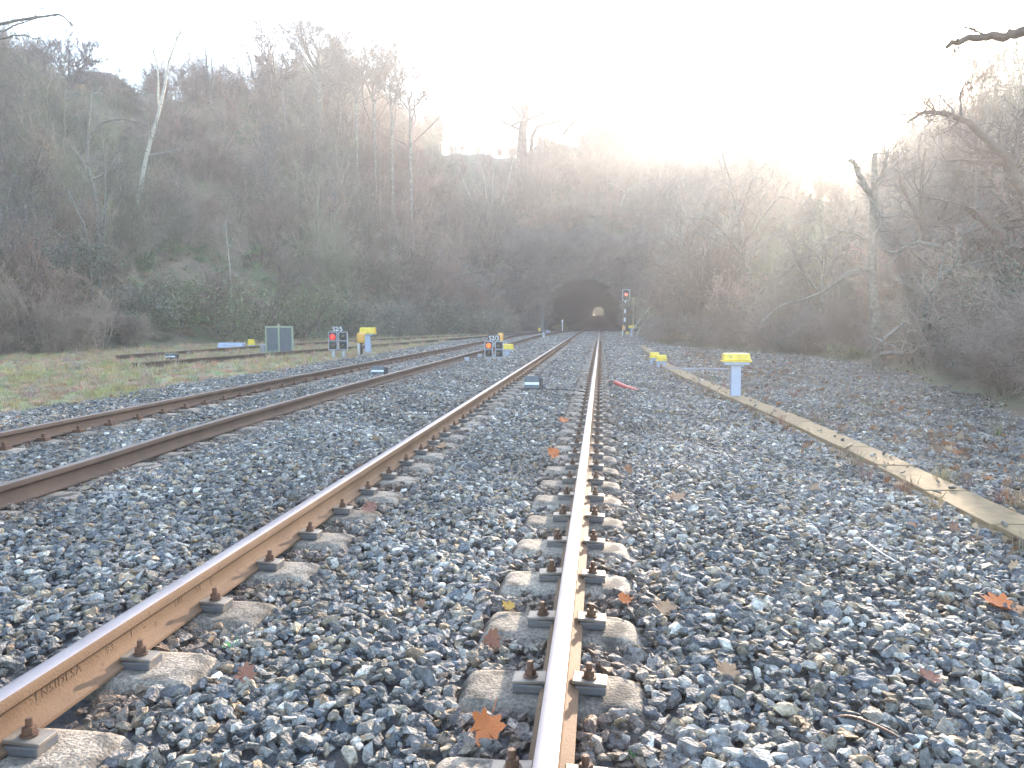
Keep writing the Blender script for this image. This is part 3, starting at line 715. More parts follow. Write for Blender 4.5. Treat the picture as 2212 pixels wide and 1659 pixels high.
# --- ballast
def stone_mesh(seed, npts):
    rn = np.random.default_rng(seed); p = rn.normal(size=(npts, 3)); p /= np.linalg.norm(p, axis=1, keepdims=True)
    p *= rn.uniform(.82, 1.05, (npts, 1)); p *= np.array([1.0, rn.uniform(.55, .95), rn.uniform(.36, .68)]) * .5
    bm = nb()
    for v in p: bm.verts.new(v)
    r = bmesh.ops.convex_hull(bm, input=bm.verts[:]); bmesh.ops.delete(bm, geom=[g for g in r['geom_interior'] if isinstance(g, bmesh.types.BMVert)], context='VERTS')
    if npts > 16: bmesh.ops.bevel(bm, geom=bm.edges[:], offset=.03, segments=1, affect='EDGES', clamp_overlap=True)
    me = bpy.data.meshes.new("stone"); bm.to_mesh(me); bm.free(); return me
STONES = proto_collection("stone", [stone_mesh(s, 10 + s % 9) for s in range(18)], M_STONE)
STONES_LO = proto_collection("stonelo", [stone_mesh(90 + s, 9 + s % 3) for s in range(8)], M_STONE)

def ballast_points(y0, y1, dens):
    P = []
    ymid = np.arange(y0, y1, .5)
    for ya in ymid:
        xa = max(-9.3, -(ya + .5) * .90 - 1.2); xb = min(8.0, (ya + .5) * .56 + 1.2)
        n = int((xb - xa) * .5 * dens); P.append(np.stack([NR.uniform(xa, xb, n), NR.uniform(ya, ya + .5, n)], -1))
    P = np.concatenate(P); x, y = P[:, 0], P[:, 1]
    ok = (x < edge_right(y) + .3)
    bl = np.interp(y, np.arange(-6, 90, .25), [ball_left(v) for v in np.arange(-6, 90, .25)]); ok &= x > bl - .05 + NR.normal(0, .14, len(x))
    ok &= np.abs(x - trough_x(y)) > np.where((y > -1) & (y < 38.3) & (NR.random(len(x)) > .012), .20, -1)
    for xr_ in (XL, XR): ok &= np.abs(x - xr_) > .062
    s0 = np.array(SLEEP1); dy = np.abs(y - s0[np.clip(np.round((y - s0[0]) / .592).astype(int), 0, len(s0) - 1)])
    for xr_, sg_ in ((XL, -1), (XR, 1)):
        o = (x - xr_) * sg_; ok &= ~((dy < .156) & (o < .32) & (o > -.385))
    xc = np.interp(y, c2[:, 1], c2[:, 0]); xb = np.interp(y, b2[:, 1], b2[:, 0]); ok &= (np.abs(x - xc) > .06) & (np.abs(x - xb) > .06)
    dy2 = np.abs(((y - 4.2) / .6) - np.round((y - 4.2) / .6)) * .6
    for xr_, sg_ in ((xb, -1), (xc, 1)):
        o = (x - xr_) * sg_; ok &= ~((dy2 < .14) & (o < .24) & (o > -.34) & (NR.random(len(x)) < .93))
    return P[ok]
def bed_z(x, y):
    z = .012 * np.sin(x * 3.1 + y * 1.7) * np.sin(y * 2.3 - x) + .01 * np.sin(x * 7 + y * 5)
    z += np.interp(x, [-8.9, -8.4, -7.3, -6.9, -3.9, -3.2, -2.4, .3, .8, 2.3, 4, 9], [-.02, .03, .05, .018, .02, .045, .012, .016, .03, .02, .0, .0])
    return z
PAL = np.array([(.155, .16, .172), (.21, .213, .22), (.105, .108, .12), (.27, .272, .27), (.235, .215, .185), (.42, .41, .39), (.29, .225, .165), (.62, .61, .58), (.085, .09, .115), (.33, .28, .215)])
PAL = np.maximum(PAL * np.array([1.22, 1.12, 1.0]), .135 * np.array([.95, 1.0, 1.08]))
PW = np.array([.20, .20, .14, .13, .11, .07, .06, .018, .045, .035]); PW /= PW.sum()
def stones(name, y0, y1, dens, size, coll, ncoll, label):
    P = ballast_points(y0, y1, dens); n = len(P); x, y = P[:, 0], P[:, 1]
    s = size * np.exp(NR.normal(-.04, .36, n)); s = np.clip(s, size * .5, size * 1.9)
    z = bed_z(x, y) + NR.uniform(-.022, .010, n) - .1 * (s - size)
    z = np.where((np.abs(x - trough_x(y)) < .165) & (y < 38), .064 + .3 * s, z)
    # low stones right next to the rails' feet and under the running edge
    rot = np.stack([NR.normal(0, .33, n), NR.normal(0, .33, n), NR.uniform(0, 6.28, n)], -1)
    scl = s[:, None] * NR.uniform(.8, 1.2, (n, 3))
    t = PAL[NR.choice(len(PAL), n, p=PW)] * np.exp(NR.normal(0, .23, (n, 1)))
    t = t * (1 + .16 * np.sin(x * 1.7 + 1.3 * np.sin(y * .8)) * np.sin(y * 1.1 + x * .6) + .1 * np.sin(x * 4.1 + y * 2.9))[:, None]
    dr = np.minimum(np.abs(x - XL), np.abs(x - XR)); dr = np.minimum(dr, np.minimum(np.abs(x - np.interp(y, c2[:, 1], c2[:, 0])), np.abs(x - np.interp(y, b2[:, 1], b2[:, 0]))))
    w = (np.clip(1.2 - dr / .42, 0, 1) * NR.uniform(.2, .95, n))[:, None]
    t = t * (1 - w) + np.array([.27, .175, .12]) * NR.uniform(.5, 1.3, (n, 1)) * w
    # earthier, duller stones beyond the trough and at the left margin
    e = (np.clip((x - 2.9) / 1.2, 0, 1) * NR.uniform(.1, .75, n) * (NR.random(n) < .75))[:, None]
    t = t * (1 - e) + np.array([.20, .165, .135]) * NR.uniform(.6, 1.5, (n, 1)) * e
    return scatter(name, np.stack([x, y, z], -1), rot, scl, NR.integers(0, ncoll, n), t, coll, label, "ballast")
stones("ballast", 1.4, 9, 1150, .064, STONES, 18, "loose blue-grey crushed stone ballast round the near sleepers")
stones("ballast", 9, 24, 620, .068, STONES_LO, 8, "loose grey ballast further along the tracks")
stones("ballast", 24, 78, 210, .092, STONES_LO, 8, "loose grey ballast towards the tunnel")

# --- leaves
def leaf_mesh(seed, curl=.25):
    """lobed plane-tree leaf, unit size, gently curled"""
    rn = np.random.default_rng(seed)
    hf = [(.09, -.33), (.26, -.42), (.28, -.31), (.29, -.22), (.38, -.24), (.52, -.13), (.42, -.05), (.36, -.02), (.38, .11), (.44, .26), (.31, .24), (.27, .17), (.22, .28), (.15, .36), (.13, .33), (.08, .43)]
    pts = [(0, -.34)] + hf + [(0, .54)] + [(-x, y) for x, y in hf[::-1]]
    sx = rn.uniform(.7, 1.0)
    pts = [((x + rn.normal(0, .022)) * sx, y + rn.normal(0, .022)) for x, y in pts]
    a, b = rn.uniform(-curl, curl, 2); c = rn.uniform(.3, curl + .5)
    f = lambda x, y: c * (x * x * 1.6 + y * y * .8) + a * x * y * 1.5 + b * y + .02 * math.sin(9 * x + 5 * y)
    bm = nb(); ctr = bm.verts.new((0, -.05, f(0, -.05))); mid = [bm.verts.new((x * .5, y * .5 - .02, f(x * .5, y * .5) - .03)) for x, y in pts]; out = [bm.verts.new((x, y, f(x, y))) for x, y in pts]
    n = len(pts)
    for k in range(n):
        bm.faces.new((ctr, mid[k], mid[(k + 1) % n])); bm.faces.new((mid[k], out[k], out[(k + 1) % n], mid[(k + 1) % n]))
    st = [bm.verts.new(v) for v in ((-.012, -.40, f(0, -.4)), (.012, -.40, f(0, -.4)), (.02, -.72, f(0, -.6) + .03), (.0, -.72, f(0, -.6) + .03))]; bm.faces.new(st)
    me = bpy.data.meshes.new("leaf"); bm.to_mesh(me); bm.free(); return me
def big_leaf(x, y, size, rot, m, label, seed, z=.035):
    me = leaf_mesh(seed); me.materials.append(m); o = bpy.data.objects.new("fallen_leaf", me); COL.objects.link(o)
    o.location = (x, y, z); o.scale = (size,) * 3; o.rotation_euler = (Matrix.Rotation(rot[0], 3, 'X') @ Matrix.Rotation(rot[1], 3, 'Y') @ Matrix.Rotation(rot[2], 3, 'Z')).to_euler(); me.polygons.foreach_set('use_smooth', np.ones(len(me.polygons), bool)); tag(o, label, "leaf", "fallen plane leaves on the track")
big_leaf(-.36, 2.38, .135, (.6, .15, 2.9), M_LEAF_ORANGE, "big orange leaf in front of the nearest sleeper block left of the polished rail", 1, .05)
big_leaf(.49, 2.92, .11, (.35, .1, 1.0), M_LEAF_BROWN, "pale tan leaf on the bare ballast right of the polished rail", 2, .04)
big_leaf(-1.61, 5.17, .17, (.25, -.2, .4), M_LEAF_RED, "dull red leaf resting on a sleeper block by the left main rail", 3, .06)
big_leaf(-1.32, 2.66, .085, (.5, .3, 2.2), M_LEAF_RED, "small russet leaf on ballast inside the left main rail", 4, .05)
big_leaf(-.47, 9.75, .17, (.3, .1, .3), M_LEAF_ORANGE, "bright orange leaf left of the polished rail, farthest up the track", 5, .08)
big_leaf(-.45, 7.4, .15, (1.0, .2, 3.1), M_LEAF_ORANGE, "orange star-shaped leaf upright on a sleeper end", 6, .08)
big_leaf(-1.63, 7.75, .13, (.3, .1, 2), M_LEAF_BROWN, "brown leaf lying on a sleeper by the left main rail", 7, .06)
big_leaf(.31, 3.5, .14, (.3, .3, 1.8), M_LEAF_BROWN, "curled light brown leaf beyond the tan one, right of the rail", 8, .045)
big_leaf(.57, 5.75, .16, (.4, -.1, .2), M_LEAF_BROWN, "tan leaf on open ballast halfway to the trough", 9, .05)
big_leaf(1.86, 3.75, .16, (.25, .3, 1.2), M_LEAF_ORANGE, "orange-brown leaf at the right edge below the trough", 10, .05)
big_leaf(1.24, 2.95, .10, (.35, .2, .5), M_LEAF_RED, "small dark russet leaf near the bottom right corner", 11, .045)
big_leaf(-.44, 3.08, .09, (.8, .1, 4.0), M_LEAF_RED, "brown leaf leaning on the second sleeper block's left end", 13, .05)
big_leaf(.12, 3.62, .08, (.7, .3, .3), M_LEAF_ORANGE, "little orange leaf behind the third sleeper block, right of rail", 14, .05)
big_leaf(-.42, 3.46, .07, (.5, .3, .9), M_LEAF_YELLOW, "small ochre leaf behind the second sleeper block", 15, .05)
LEAFC = proto_collection("litterleaf", [leaf_mesh(100 + s, .5) for s in range(8)], M_DEADLEAF)
LP = []
for _ in range(3600):
    y = R.uniform(2.5, 34); c = R.random()
    if c < .50: x = R.gauss(3.35 + .02 * y, .6)
    elif c < .62: x = float(trough_x(y)) - .25 + R.gauss(0, .15)
    elif c < .90: x = R.uniform(3.0, 8.5)
    else: x = R.uniform(-8.5, 2.4)
    dens = .5 + .5 * math.sin(x * 2.3 + y * .9) * math.sin(y * 1.1 + 2) + .25 * math.sin(y * .35)
    if c < .9 and R.random() > dens * 1.1: continue
    if x > float(edge_right(y)) + 1 or (c < .9 and x < 1.6): continue
    if c >= .9 and R.random() < .45: continue
    if abs(x - float(trough_x(y))) < .2 and R.random() < .9: continue
    if min(abs(x - XL), abs(x - XR)) < .1: continue
    LP.append((x, y, .028 + .015 * R.random()))
LP = np.array(LP); n = len(LP)
LT = np.array([(.28, .19, .13), (.20, .125, .085), (.30, .15, .08), (.16, .105, .08), (.36, .27, .19)])[NR.integers(0, 5, n)] * NR.uniform(.7, 1.2, (n, 1))
scatter("leaf_litter", LP, np.stack([NR.normal(0, .6, n), NR.normal(0, .6, n), NR.uniform(0, 6.28, n)], -1), np.repeat(NR.uniform(.05, .12, (n, 1)), 3, 1), NR.integers(0, 8, n), LT, LEAFC, "brown dead leaves strewn over the ballast and along the trough", "leaf litter")

# --- grass and weeds
def tuft_mesh(seed, n, h, spread, w):
    rn = np.random.default_rng(seed); V = []; Fs = []
    for k in range(n):
        a = rn.uniform(0, 6.28); r = rn.uniform(0, spread) ; bx, by = r * math.cos(a) * .6, r * math.sin(a) * .6
        lean = rn.uniform(.1, .9) * h; hh = h * rn.uniform(.5, 1.1); d = a + rn.normal(0, .7); t = d + 1.57
        wx, wy = w * math.cos(t), w * math.sin(t); b = len(V)
        V += [(bx - wx, by - wy, -.01), (bx + wx, by + wy, -.01), (bx + .35 * lean * math.cos(d) + wx * .7, by + .35 * lean * math.sin(d) + wy * .7, hh * .6), (bx + .35 * lean * math.cos(d) - wx * .7, by + .35 * lean * math.sin(d) - wy * .7, hh * .6), (bx + lean * math.cos(d) + wx * .1, by + lean * math.sin(d) + wy * .1, hh), (bx + lean * math.cos(d) - wx * .1, by + lean * math.sin(d) - wy * .1, hh)]
        Fs += [(b, b + 1, b + 2, b + 3), (b + 3, b + 2, b + 4, b + 5)]
    return raw_mesh("tuft", V, Fs, 4)
TUFT = proto_collection("tuft", [tuft_mesh(s, 34, .13, .16, .0055) for s in range(4)] + [tuft_mesh(10 + s, 20, .34, .12, .006) for s in range(3)], M_GRASSM)
GP = []; GT = []; GI = []; GS = []
for _ in range(26000):
    y = R.uniform(8, 60); x = R.uniform(float(edge_left(y)) - .5, ball_left(y) + .35)
    if x < -.9 * y - 1.5: continue
    if y < 40 and abs(x - float(np.interp(y, [p[1] for p in N3], [p[0] for p in N3]))) < .15: continue
    g = math.sin(x * .9 + 1.5 * math.sin(y * .5)) * math.sin(y * .75 + 1) + .5 * math.sin(x * 2.7 + y * 1.9)
    if g < -.45 and R.random() < .8: continue
    GP.append((x, y, -.05)); tall = R.random() < .06 + .10 * (g < .1)
    GI.append(R.randint(4, 6) if tall else R.randint(0, 3)); GS.append(R.uniform(.6, 1.35))
    c = (.40, .36, .17) if g > .75 and not tall else ((.50, .39, .25) if R.random() < .7 else (.38, .31, .18))
    GT.append([v * R.uniform(.75, 1.25) for v in c])
for _ in range(700):   # dry stalks along the trough and the right margin
    y = R.uniform(4, 30); x = float(trough_x(y)) + R.choice([-.28, .28, R.uniform(.3, 3)]) + R.gauss(0, .08)
    if R.random() > .5 + .5 * math.sin(y * 1.7 + x): continue
    GP.append((x, y, -.01)); GI.append(R.randint(4, 6)); GS.append(R.uniform(.35, .8)); GT.append([v * R.uniform(.7, 1.2) for v in (.24, .18, .13)])
n = len(GP); GS = np.array(GS)
scatter("grass", GP, np.stack([np.zeros(n), np.zeros(n), NR.uniform(0, 6.28, n)], -1), np.stack([GS, GS, GS * NR.uniform(.4, .85, n)], -1), GI, GT, TUFT, "short yellow-green and dry grass on the left verge", "grass")
def weed(x, y, s, label, seed, col):
    me = tuft_mesh(seed, 16, 1.0, .5, .07); o = link("weed", me, mat("weed_leaf", col, tuple(v * .7 for v in col), .5, 10)); o.location = (x, y, .0); o.scale = (s, s, s * .8); tag(o, label, "weed", "tiny weeds in the ballast")
weed(-1.52, 2.95, .055, "tiny vivid green weed inside the left main rail", 1, (.05, .42, .06))
weed(.12, 2.33, .045, "tiny green weed right of the polished rail at the bottom edge", 2, (.14, .30, .05))
weed(-.38, 2.98, .035, "tiny green weed by the second sleeper block", 3, (.10, .24, .07))
weed(1.75, 5.2, .06, "small green sprig on the ballast near the trough", 4, (.16, .26, .08))

# ------------------------------------------------------------------ trees
def grow(P0, R0, levels, rn):
    """P0 (B,n,3), R0 (B,n): parents. returns list of (P,R,sides) per level"""
    out = []; P, Rd = P0, R0
    for lv in levels:
        B, n, _ = P.shape; m = lv['m']
        pi = np.repeat(np.arange(B), m); N = len(pi)
        t = rn.uniform(lv.get('t0', .25), 1.0, N) ** lv.get('tp', 1.0); f = t * (n - 1); i0 = np.minimum(f.astype(int), n - 2); fr = (f - i0)[:, None]
        base = P[pi, i0] * (1 - fr) + P[pi, i0 + 1] * fr; rad = Rd[pi, i0] * (1 - fr[:, 0]) + Rd[pi, i0 + 1] * fr[:, 0]
        tg = P[pi, i0 + 1] - P[pi, i0]; tg /= np.linalg.norm(tg, axis=1, keepdims=True) + 1e-9
        rv = rn.normal(size=(N, 3)); rv -= (rv * tg).sum(1, keepdims=True) * tg; rv /= np.linalg.norm(rv, axis=1, keepdims=True) + 1e-9
        an = np.radians(rn.uniform(*lv['ang'], N))[:, None]; d = tg * np.cos(an) + rv * np.sin(an)
        plen = np.linalg.norm(np.diff(P, axis=1), axis=2).sum(1)[pi]
        ln = plen * rn.uniform(*lv['len'], N) * (1.15 - lv.get('taper', .6) * t); ln = np.minimum(ln, lv.get('max', 99)); ns = lv['seg']
        Q = np.empty((N, ns + 1, 3)); Q[:, 0] = base
        for k in range(ns):
            d = d + rn.normal(0, lv.get('jit', .22), (N, 3)); d[:, 2] += lv.get('up', .08); d /= np.linalg.norm(d, axis=1, keepdims=True)
            Q[:, k + 1] = Q[:, k] + d * (ln / ns)[:, None]
        r0 = np.clip(rad * lv.get('rr', .6), lv.get('rmin', .006), lv.get('rmax', 9)); r1 = np.maximum(r0 * lv.get('tip', .35), lv.get('rtip', .003))
        Rq = r0[:, None] * (1 - np.linspace(0, 1, ns + 1)[None]) + r1[:, None] * np.linspace(0, 1, ns + 1)[None]
        out.append((Q, Rq, lv.get('k', 3))); P, Rd = Q, Rq
    return out
def stem(pts, r0, r1, n=9):
    q = spline(pts, n); return q, np.linspace(1, 0, n) ** .8 * (r0 - r1) + r1

# bare brush prototypes for the wooded slopes
def brush_mesh(seed, h, nst, spread, dense, up=.10, rt=.011):
    rn = np.random.default_rng(seed); Ps, Rs = [], []
    for k in range(nst):
        a = rn.uniform(0, 6.28); l = rn.uniform(.7, 1.0) * h; o = rn.uniform(.1, 1) * spread
        b = np.array([.25 * o * math.cos(a), .25 * o * math.sin(a), -.3]); e = np.array([o * math.cos(a), o * math.sin(a), l])
        mid = (b + e) / 2 + rn.normal(0, .08 * h, 3) * [1, 1, .3]
        q, r = stem([b, mid, e], .028 * h / 5 * rn.uniform(.8, 1.5), .012, 7); Ps.append(q); Rs.append(r)
    P, Rd = np.array(Ps), np.array(Rs)
    lv = grow(P, Rd, [dict(m=int(10 * dense), ang=(20, 65), len=(.25, .5), seg=4, up=up, jit=.2, rr=.55, rmin=rt, k=3),
                      dict(m=6, ang=(20, 60), len=(.3, .6), seg=3, up=up, jit=.25, rr=.6, rmin=rt, rtip=.006, k=3, t0=.15),
                      dict(m=3, ang=(20, 60), len=(.4, .7), seg=2, up=up * .5, jit=.25, rr=.8, rmin=rt * .8, rtip=.005, k=3, t0=.2)], rn)
    return merge_tubes("brush", [(P, Rd, 4)] + lv)
BRUSH = proto_collection("brush", [brush_mesh(20 + s, 5.0, 7, 1.9, 1.0) for s in range(5)] + [brush_mesh(40 + s, 3.0, 12, 2.0, .9, -.02) for s in range(4)] + [brush_mesh(60 + s, 7.5, 3, 1.7, 1.5, .06) for s in range(3)], M_TWIGMASS)
BUSHPOS = []
def brush_stuff():
    P, S, I, T, RX = [], [], [], [], []
    def add(x, y, s, i, c): P.append((x, y, float(terrain(x, y)) - .1)); S.append(s); I.append(i); T.append(c)
    def colour(x, y):
        g = math.sin(x * .21 + 2) * math.sin(y * .17 + x * .08) + R.gauss(0, .35)
        base = np.array((.265, .18, .135)) if g > .1 else np.array((.24, .19, .145))
        if g < -.5: base = np.array((.23, .215, .135))
        if g > .75: base = np.array((.31, .195, .145))
        return base * R.uniform(.58, 1.42)
    for _ in range(620):      # twigs and creepers hanging over the portal wall
        x = R.uniform(-9.2, 5.4); z = R.uniform(.8, 8.6)
        if ((x + 1.64) / 4.3) ** 2 + (max(0, z - 1.4) / 4.7) ** 2 < 1 and z < 6.1: continue
        P.append((x, 78.15, z)); S.append(R.uniform(.25, .6)); I.append(R.choice([5, 6, 7, 8])); T.append(np.array((.20, .165, .15)) * R.uniform(.7, 1.3)); RX.append(R.uniform(.7, 1.5))
    n = 0; tries = 0
    while n < 2300 and tries < 60000:
        tries += 1
        a = math.radians(R.uniform(-47, 33)); d = math.sqrt(R.uniform(18 ** 2, 118 ** 2)); x, y = d * math.sin(a), d * math.cos(a)
        t = float(inside_t(x, y))
        if t < .6 or t > 52: continue
        if any((x - bx) ** 2 + (y - by) ** 2 < br * br for bx, by, br in BUSHPOS): continue
        azd = math.degrees(a)
        if azd < 5 and -14 < x < 4 and 78.5 < y < 81: continue
        keepp = .8 if d < 60 else 1.0
        if R.random() > keepp: continue
        sunw = abs(azd - 15.5)
        if -33 < azd < -23 and 1.5 < t < 5 and d < 60 and R.random() < .8: continue       # grassy ledge
        tall = 1.0
        if azd > 6: tall = .55 + .05 * min(10, sunw) if d > 30 else .5 + .02 * min(10, sunw)
        if -12 < azd < -1 and t > 12: tall = .42
        if -27 < azd < -12 and t > 2: tall = 1.1
        if azd < -20: tall = .62 if t > 12 else .85
        if azd < -27 and d > 55: tall = .66
        if -36.6 < azd < -31.8 and d > 52:
            tall = .5
            if (x + 47.6) ** 2 + (y - 70) ** 2 < 20: continue
        pale = 1.4 if azd > 8 else 1.0  # sun-side brush tinted lighter, the glare veil put into its colour
        i = R.choice([0, 1, 2, 3, 4, 0, 1, 2, 3, 4, 9, 10, 11]) if t > 4 else R.choice([0, 1, 5, 6, 7, 8, 2])
        if azd > 4 and sunw < 7 and i > 8: i = R.randint(0, 4)
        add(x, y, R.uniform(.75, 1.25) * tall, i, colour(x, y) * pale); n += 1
    for _ in range(95):       # taller thicket at the right
        a = math.radians(R.uniform(19.5, 31)); d = R.uniform(27, 46); x, y = d * math.sin(a), d * math.cos(a)
        if float(inside_t(x, y)) < .8: continue
        add(x, y, R.uniform(.6, .95) * min(1, d / 36), R.choice([0, 1, 2, 3, 4, 9]), np.array((.40, .31, .255)) * R.uniform(.7, 1.3))  # sunlight and veil on the twigs put into this paler tint
    for _ in range(330):      # low brush along the right margin and the heap of cut branches by the trough's end
        if R.random() < .45: y = R.uniform(29, 48); x = float(edge_right(y)) + R.uniform(.0, 2.6)
        else: y = R.uniform(8, 31); x = float(edge_right(y)) + R.uniform(.3, 3.2)
        add(x, y, R.uniform(.28, .55), R.choice([5, 6, 7, 8]), np.array((.24, .19, .165)) * R.uniform(.7, 1.3))
    for _ in range(140):      # brambly edge on the left
        y = R.uniform(20, 76); x = float(edge_left(y)) - R.uniform(-.6, 1.6)
        if any((x - bx) ** 2 + (y - by) ** 2 < br * br for bx, by, br in BUSHPOS): continue
        add(x, y, R.uniform(.3, .6), R.choice([0, 2, 5, 6, 7, 8]), np.array((.33, .25, .19)) * R.uniform(.7, 1.3))
    for _ in range(34):       # fringe hanging round the portal
        x = R.uniform(-9.5, 5.6); y = R.uniform(79.2, 80.5); add(x, y, R.uniform(.45, .8), R.choice([5, 6, 7, 8]), np.array((.22, .18, .165)) * R.uniform(.7, 1.2))
    for _ in range(170):       # beyond the far end of the tunnel
        x = R.uniform(-7, 5); y = R.uniform(292, 330); P.append((x, y, 2.3)); S.append(R.uniform(.5, .95)); I.append(R.randint(0, 8)); T.append(np.array((.34, .32, .22)) * R.uniform(.7, 1.4))
    n = len(P); S = np.array(S)[:, None] * NR.uniform(.85, 1.15, (n, 3))
    rx = NR.normal(0, .09, n); rx[:len(RX)] = RX
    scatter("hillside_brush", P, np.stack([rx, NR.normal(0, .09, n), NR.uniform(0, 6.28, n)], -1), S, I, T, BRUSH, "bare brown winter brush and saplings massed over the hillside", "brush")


# leafy evergreen undergrowth
def leaf_blob(seed, n, rx, rz, size, k=5):
    rn = np.random.default_rng(seed); c = rn.normal(0, .42, (k, 3)) * [rx, rx, rz * .5]; c[:, 2] = np.abs(c[:, 2]) + rz * .35
    P = c[rn.integers(0, k, n)] + rn.normal(0, .30, (n, 3)) * [rx, rx, rz]; P[:, 2] = np.abs(P[:, 2])
    d = rn.normal(size=(n, 3)); d /= np.linalg.norm(d, axis=1, keepdims=True); e = np.cross(d, rn.normal(size=(n, 3))); e /= np.linalg.norm(e, axis=1, keepdims=True)
    s = size * rn.uniform(.6, 1.3, (n, 1)); V = np.stack([P - d * s, P + e * s * .42, P + d * s, P - e * s * .42], 1).reshape(-1, 3)
    return raw_mesh("foliage", V, np.arange(4 * n).reshape(-1, 4), 4)
M_BUSHLEAF = mat("evergreen_leaf", (.13, .155, .065), (.18, .19, .08), .4, 3.0, 0, 40, 0, (.20, .20, .06), 1.7, (.60, .72))
M_BUSHLEAF2 = mat("dark_evergreen_leaf", (.085, .10, .06), (.12, .135, .085), .45, 3.0, 0, 40, 0, (.13, .13, .09), 1.7, (.6, .72))
M_OLIVELEAF = mat("olive_leaf", (.20, .20, .15), (.14, .145, .10), .5, 2.0, 0, 40, 0, (.20, .19, .07), 1.2, (.58, .7))
def bush(x, y, rx, rz, label, seed, m, n=2600, size=.075, twig=M_BROWNTWIG):
    BUSHPOS.append((x + .5, y - .9, rx * 1.15))
    z = float(terrain(x, y)); root = empty("bush", (x, y, z - .05)); tag(root, label, "bush", "leafy bushes at the foot of the slope")
    link("foliage", leaf_blob(seed, n, rx, rz, size), m, root)
    rn = np.random.default_rng(seed + 500); Ps, Rs = [], []
    for k in range(9):
        a = rn.uniform(0, 6.28); q, r = stem([(0, 0, 0), (.35 * rx * math.cos(a), .35 * rx * math.sin(a), rz * .5), (.8 * rx * math.cos(a), .8 * rx * math.sin(a), rz * rn.uniform(.8, 1.2))], .03, .008, 6); Ps.append(q); Rs.append(r)
    P, Rd = np.array(Ps), np.array(Rs)
    link("stems", merge_tubes("stems", [(P, Rd, 4)] + grow(P, Rd, [dict(m=7, ang=(20, 60), len=(.3, .6), seg=4, up=.1, rr=.6, rmin=.007), dict(m=4, ang=(20, 60), len=(.35, .6), seg=3, up=.05, rr=.6, rmin=.006)], rn)), twig, root)
BUSH = [(395, 40, 2.4, 2.6, "bright green-leaved bush left of the panel board", M_BUSHLEAF), (560, 41, 2.7, 2.9, "tall green bush behind the panel board", M_BUSHLEAF), (655, 45, 2.3, 2.7, "olive bush above the S2/5 signal", M_BUSHLEAF), (760, 49, 2.2, 2.4, "dark bush behind the large yellow-capped post", M_BUSHLEAF2), (860, 54, 2.4, 2.6, "grey-green bush overhanging the siding beyond the phone box", M_OLIVELEAF), (960, 61, 2.4, 2.6, "dusky bush left of the S2/3 signal's plate", M_BUSHLEAF2), (300, 37, 2.0, 1.8, "low brownish bush beside the slim pale tree trunk", M_OLIVELEAF), (110, 34, 2.2, 1.6, "bramble bush at the far left edge", M_BUSHLEAF2), (1060, 68, 2.1, 2.0, "small dark bush short of the tunnel's left side", M_OLIVELEAF)]
for k, (px, y, rx, rz, lab, m) in enumerate(BUSH):
    x = at(px, 700, y)[0]; bush(x, y, rx, rz, lab, 300 + k, m, 3000, .085)
bush(8.3, 15.5, 1.7, 2.4, "leafy bush with green and yellow leaves by the right edge", 321, M_BUSHLEAF2, 4200, .036)
bush(9.6, 20.5, 1.7, 1.3, "low green bush with a few yellow leaves among the lichened trunks", 322, M_BUSHLEAF, 2200, .034)
bush(4.2, 47, 1.5, 2.2, "grey-green shrub right of the tall signal", 323, M_OLIVELEAF, 1800, .06)
brush_stuff()
# greenery on the grassy ledge and ivy, one mass
LEAFP = proto_collection("groundleaf", [leaf_blob(700 + s, 260, .55, .28, .06, 3) for s in range(4)], M_LEAFMASS)
P, T = [], []
for _ in range(8000):
    a = math.radians(R.uniform(-46, 26)); d = math.sqrt(R.uniform(16 ** 2, 95 ** 2)); x, y = d * math.sin(a), d * math.cos(a); t = float(inside_t(x, y)); azd = math.degrees(a)
    if t < .3: continue
    ledge = -33 < azd < -23 and 1 < t < 6 and d < 62
    if not ledge and R.random() > (.65 if t < 6 else .12): continue
    if azd > 2 and R.random() < .4: continue
    P.append((x, y, float(terrain(x, y)))); c = np.array((.13, .20, .075)) if ledge and R.random() < .7 else np.array(((.14, .15, .075), (.19, .18, .10), (.30, .22, .14))[R.randint(0, 2)])
    T.append(c * R.uniform(.7, 1.3))
n = len(P)
scatter("undergrowth", P, np.stack([NR.normal(0, .2, n), NR.normal(0, .2, n), NR.uniform(0, 6.28, n)], -1), np.repeat(NR.uniform(.6, 1.5, (n, 1)), 3, 1), NR.integers(0, 4, n), T, LEAFP, "ivy, grass and low leafy undergrowth covering the slopes", "undergrowth")

LV_FINE = [dict(m=7, ang=(25, 60), len=(.25, .5), seg=5, up=.10, rr=.5, rmin=.012, k=4), dict(m=6, ang=(25, 60), len=(.3, .6), seg=4, up=.06, rr=.55, rmin=.009), dict(m=5, ang=(20, 60), len=(.35, .65), seg=3, up=.04, rr=.6, rmin=.007, rtip=.004)]
def slope_y(px, py, lo=34, hi=125):
    """forward distance at which the sight line to that spot meets the hillside, else the crest"""
    best = (1e9, lo)
    for yy in np.arange(lo, hi, .5):
        p = at(px, py, yy); g = p[2] - float(terrain(p[0], yy))
        if g <= 0: return yy
        if g < best[0]: best = (g, yy)
    return best[1]

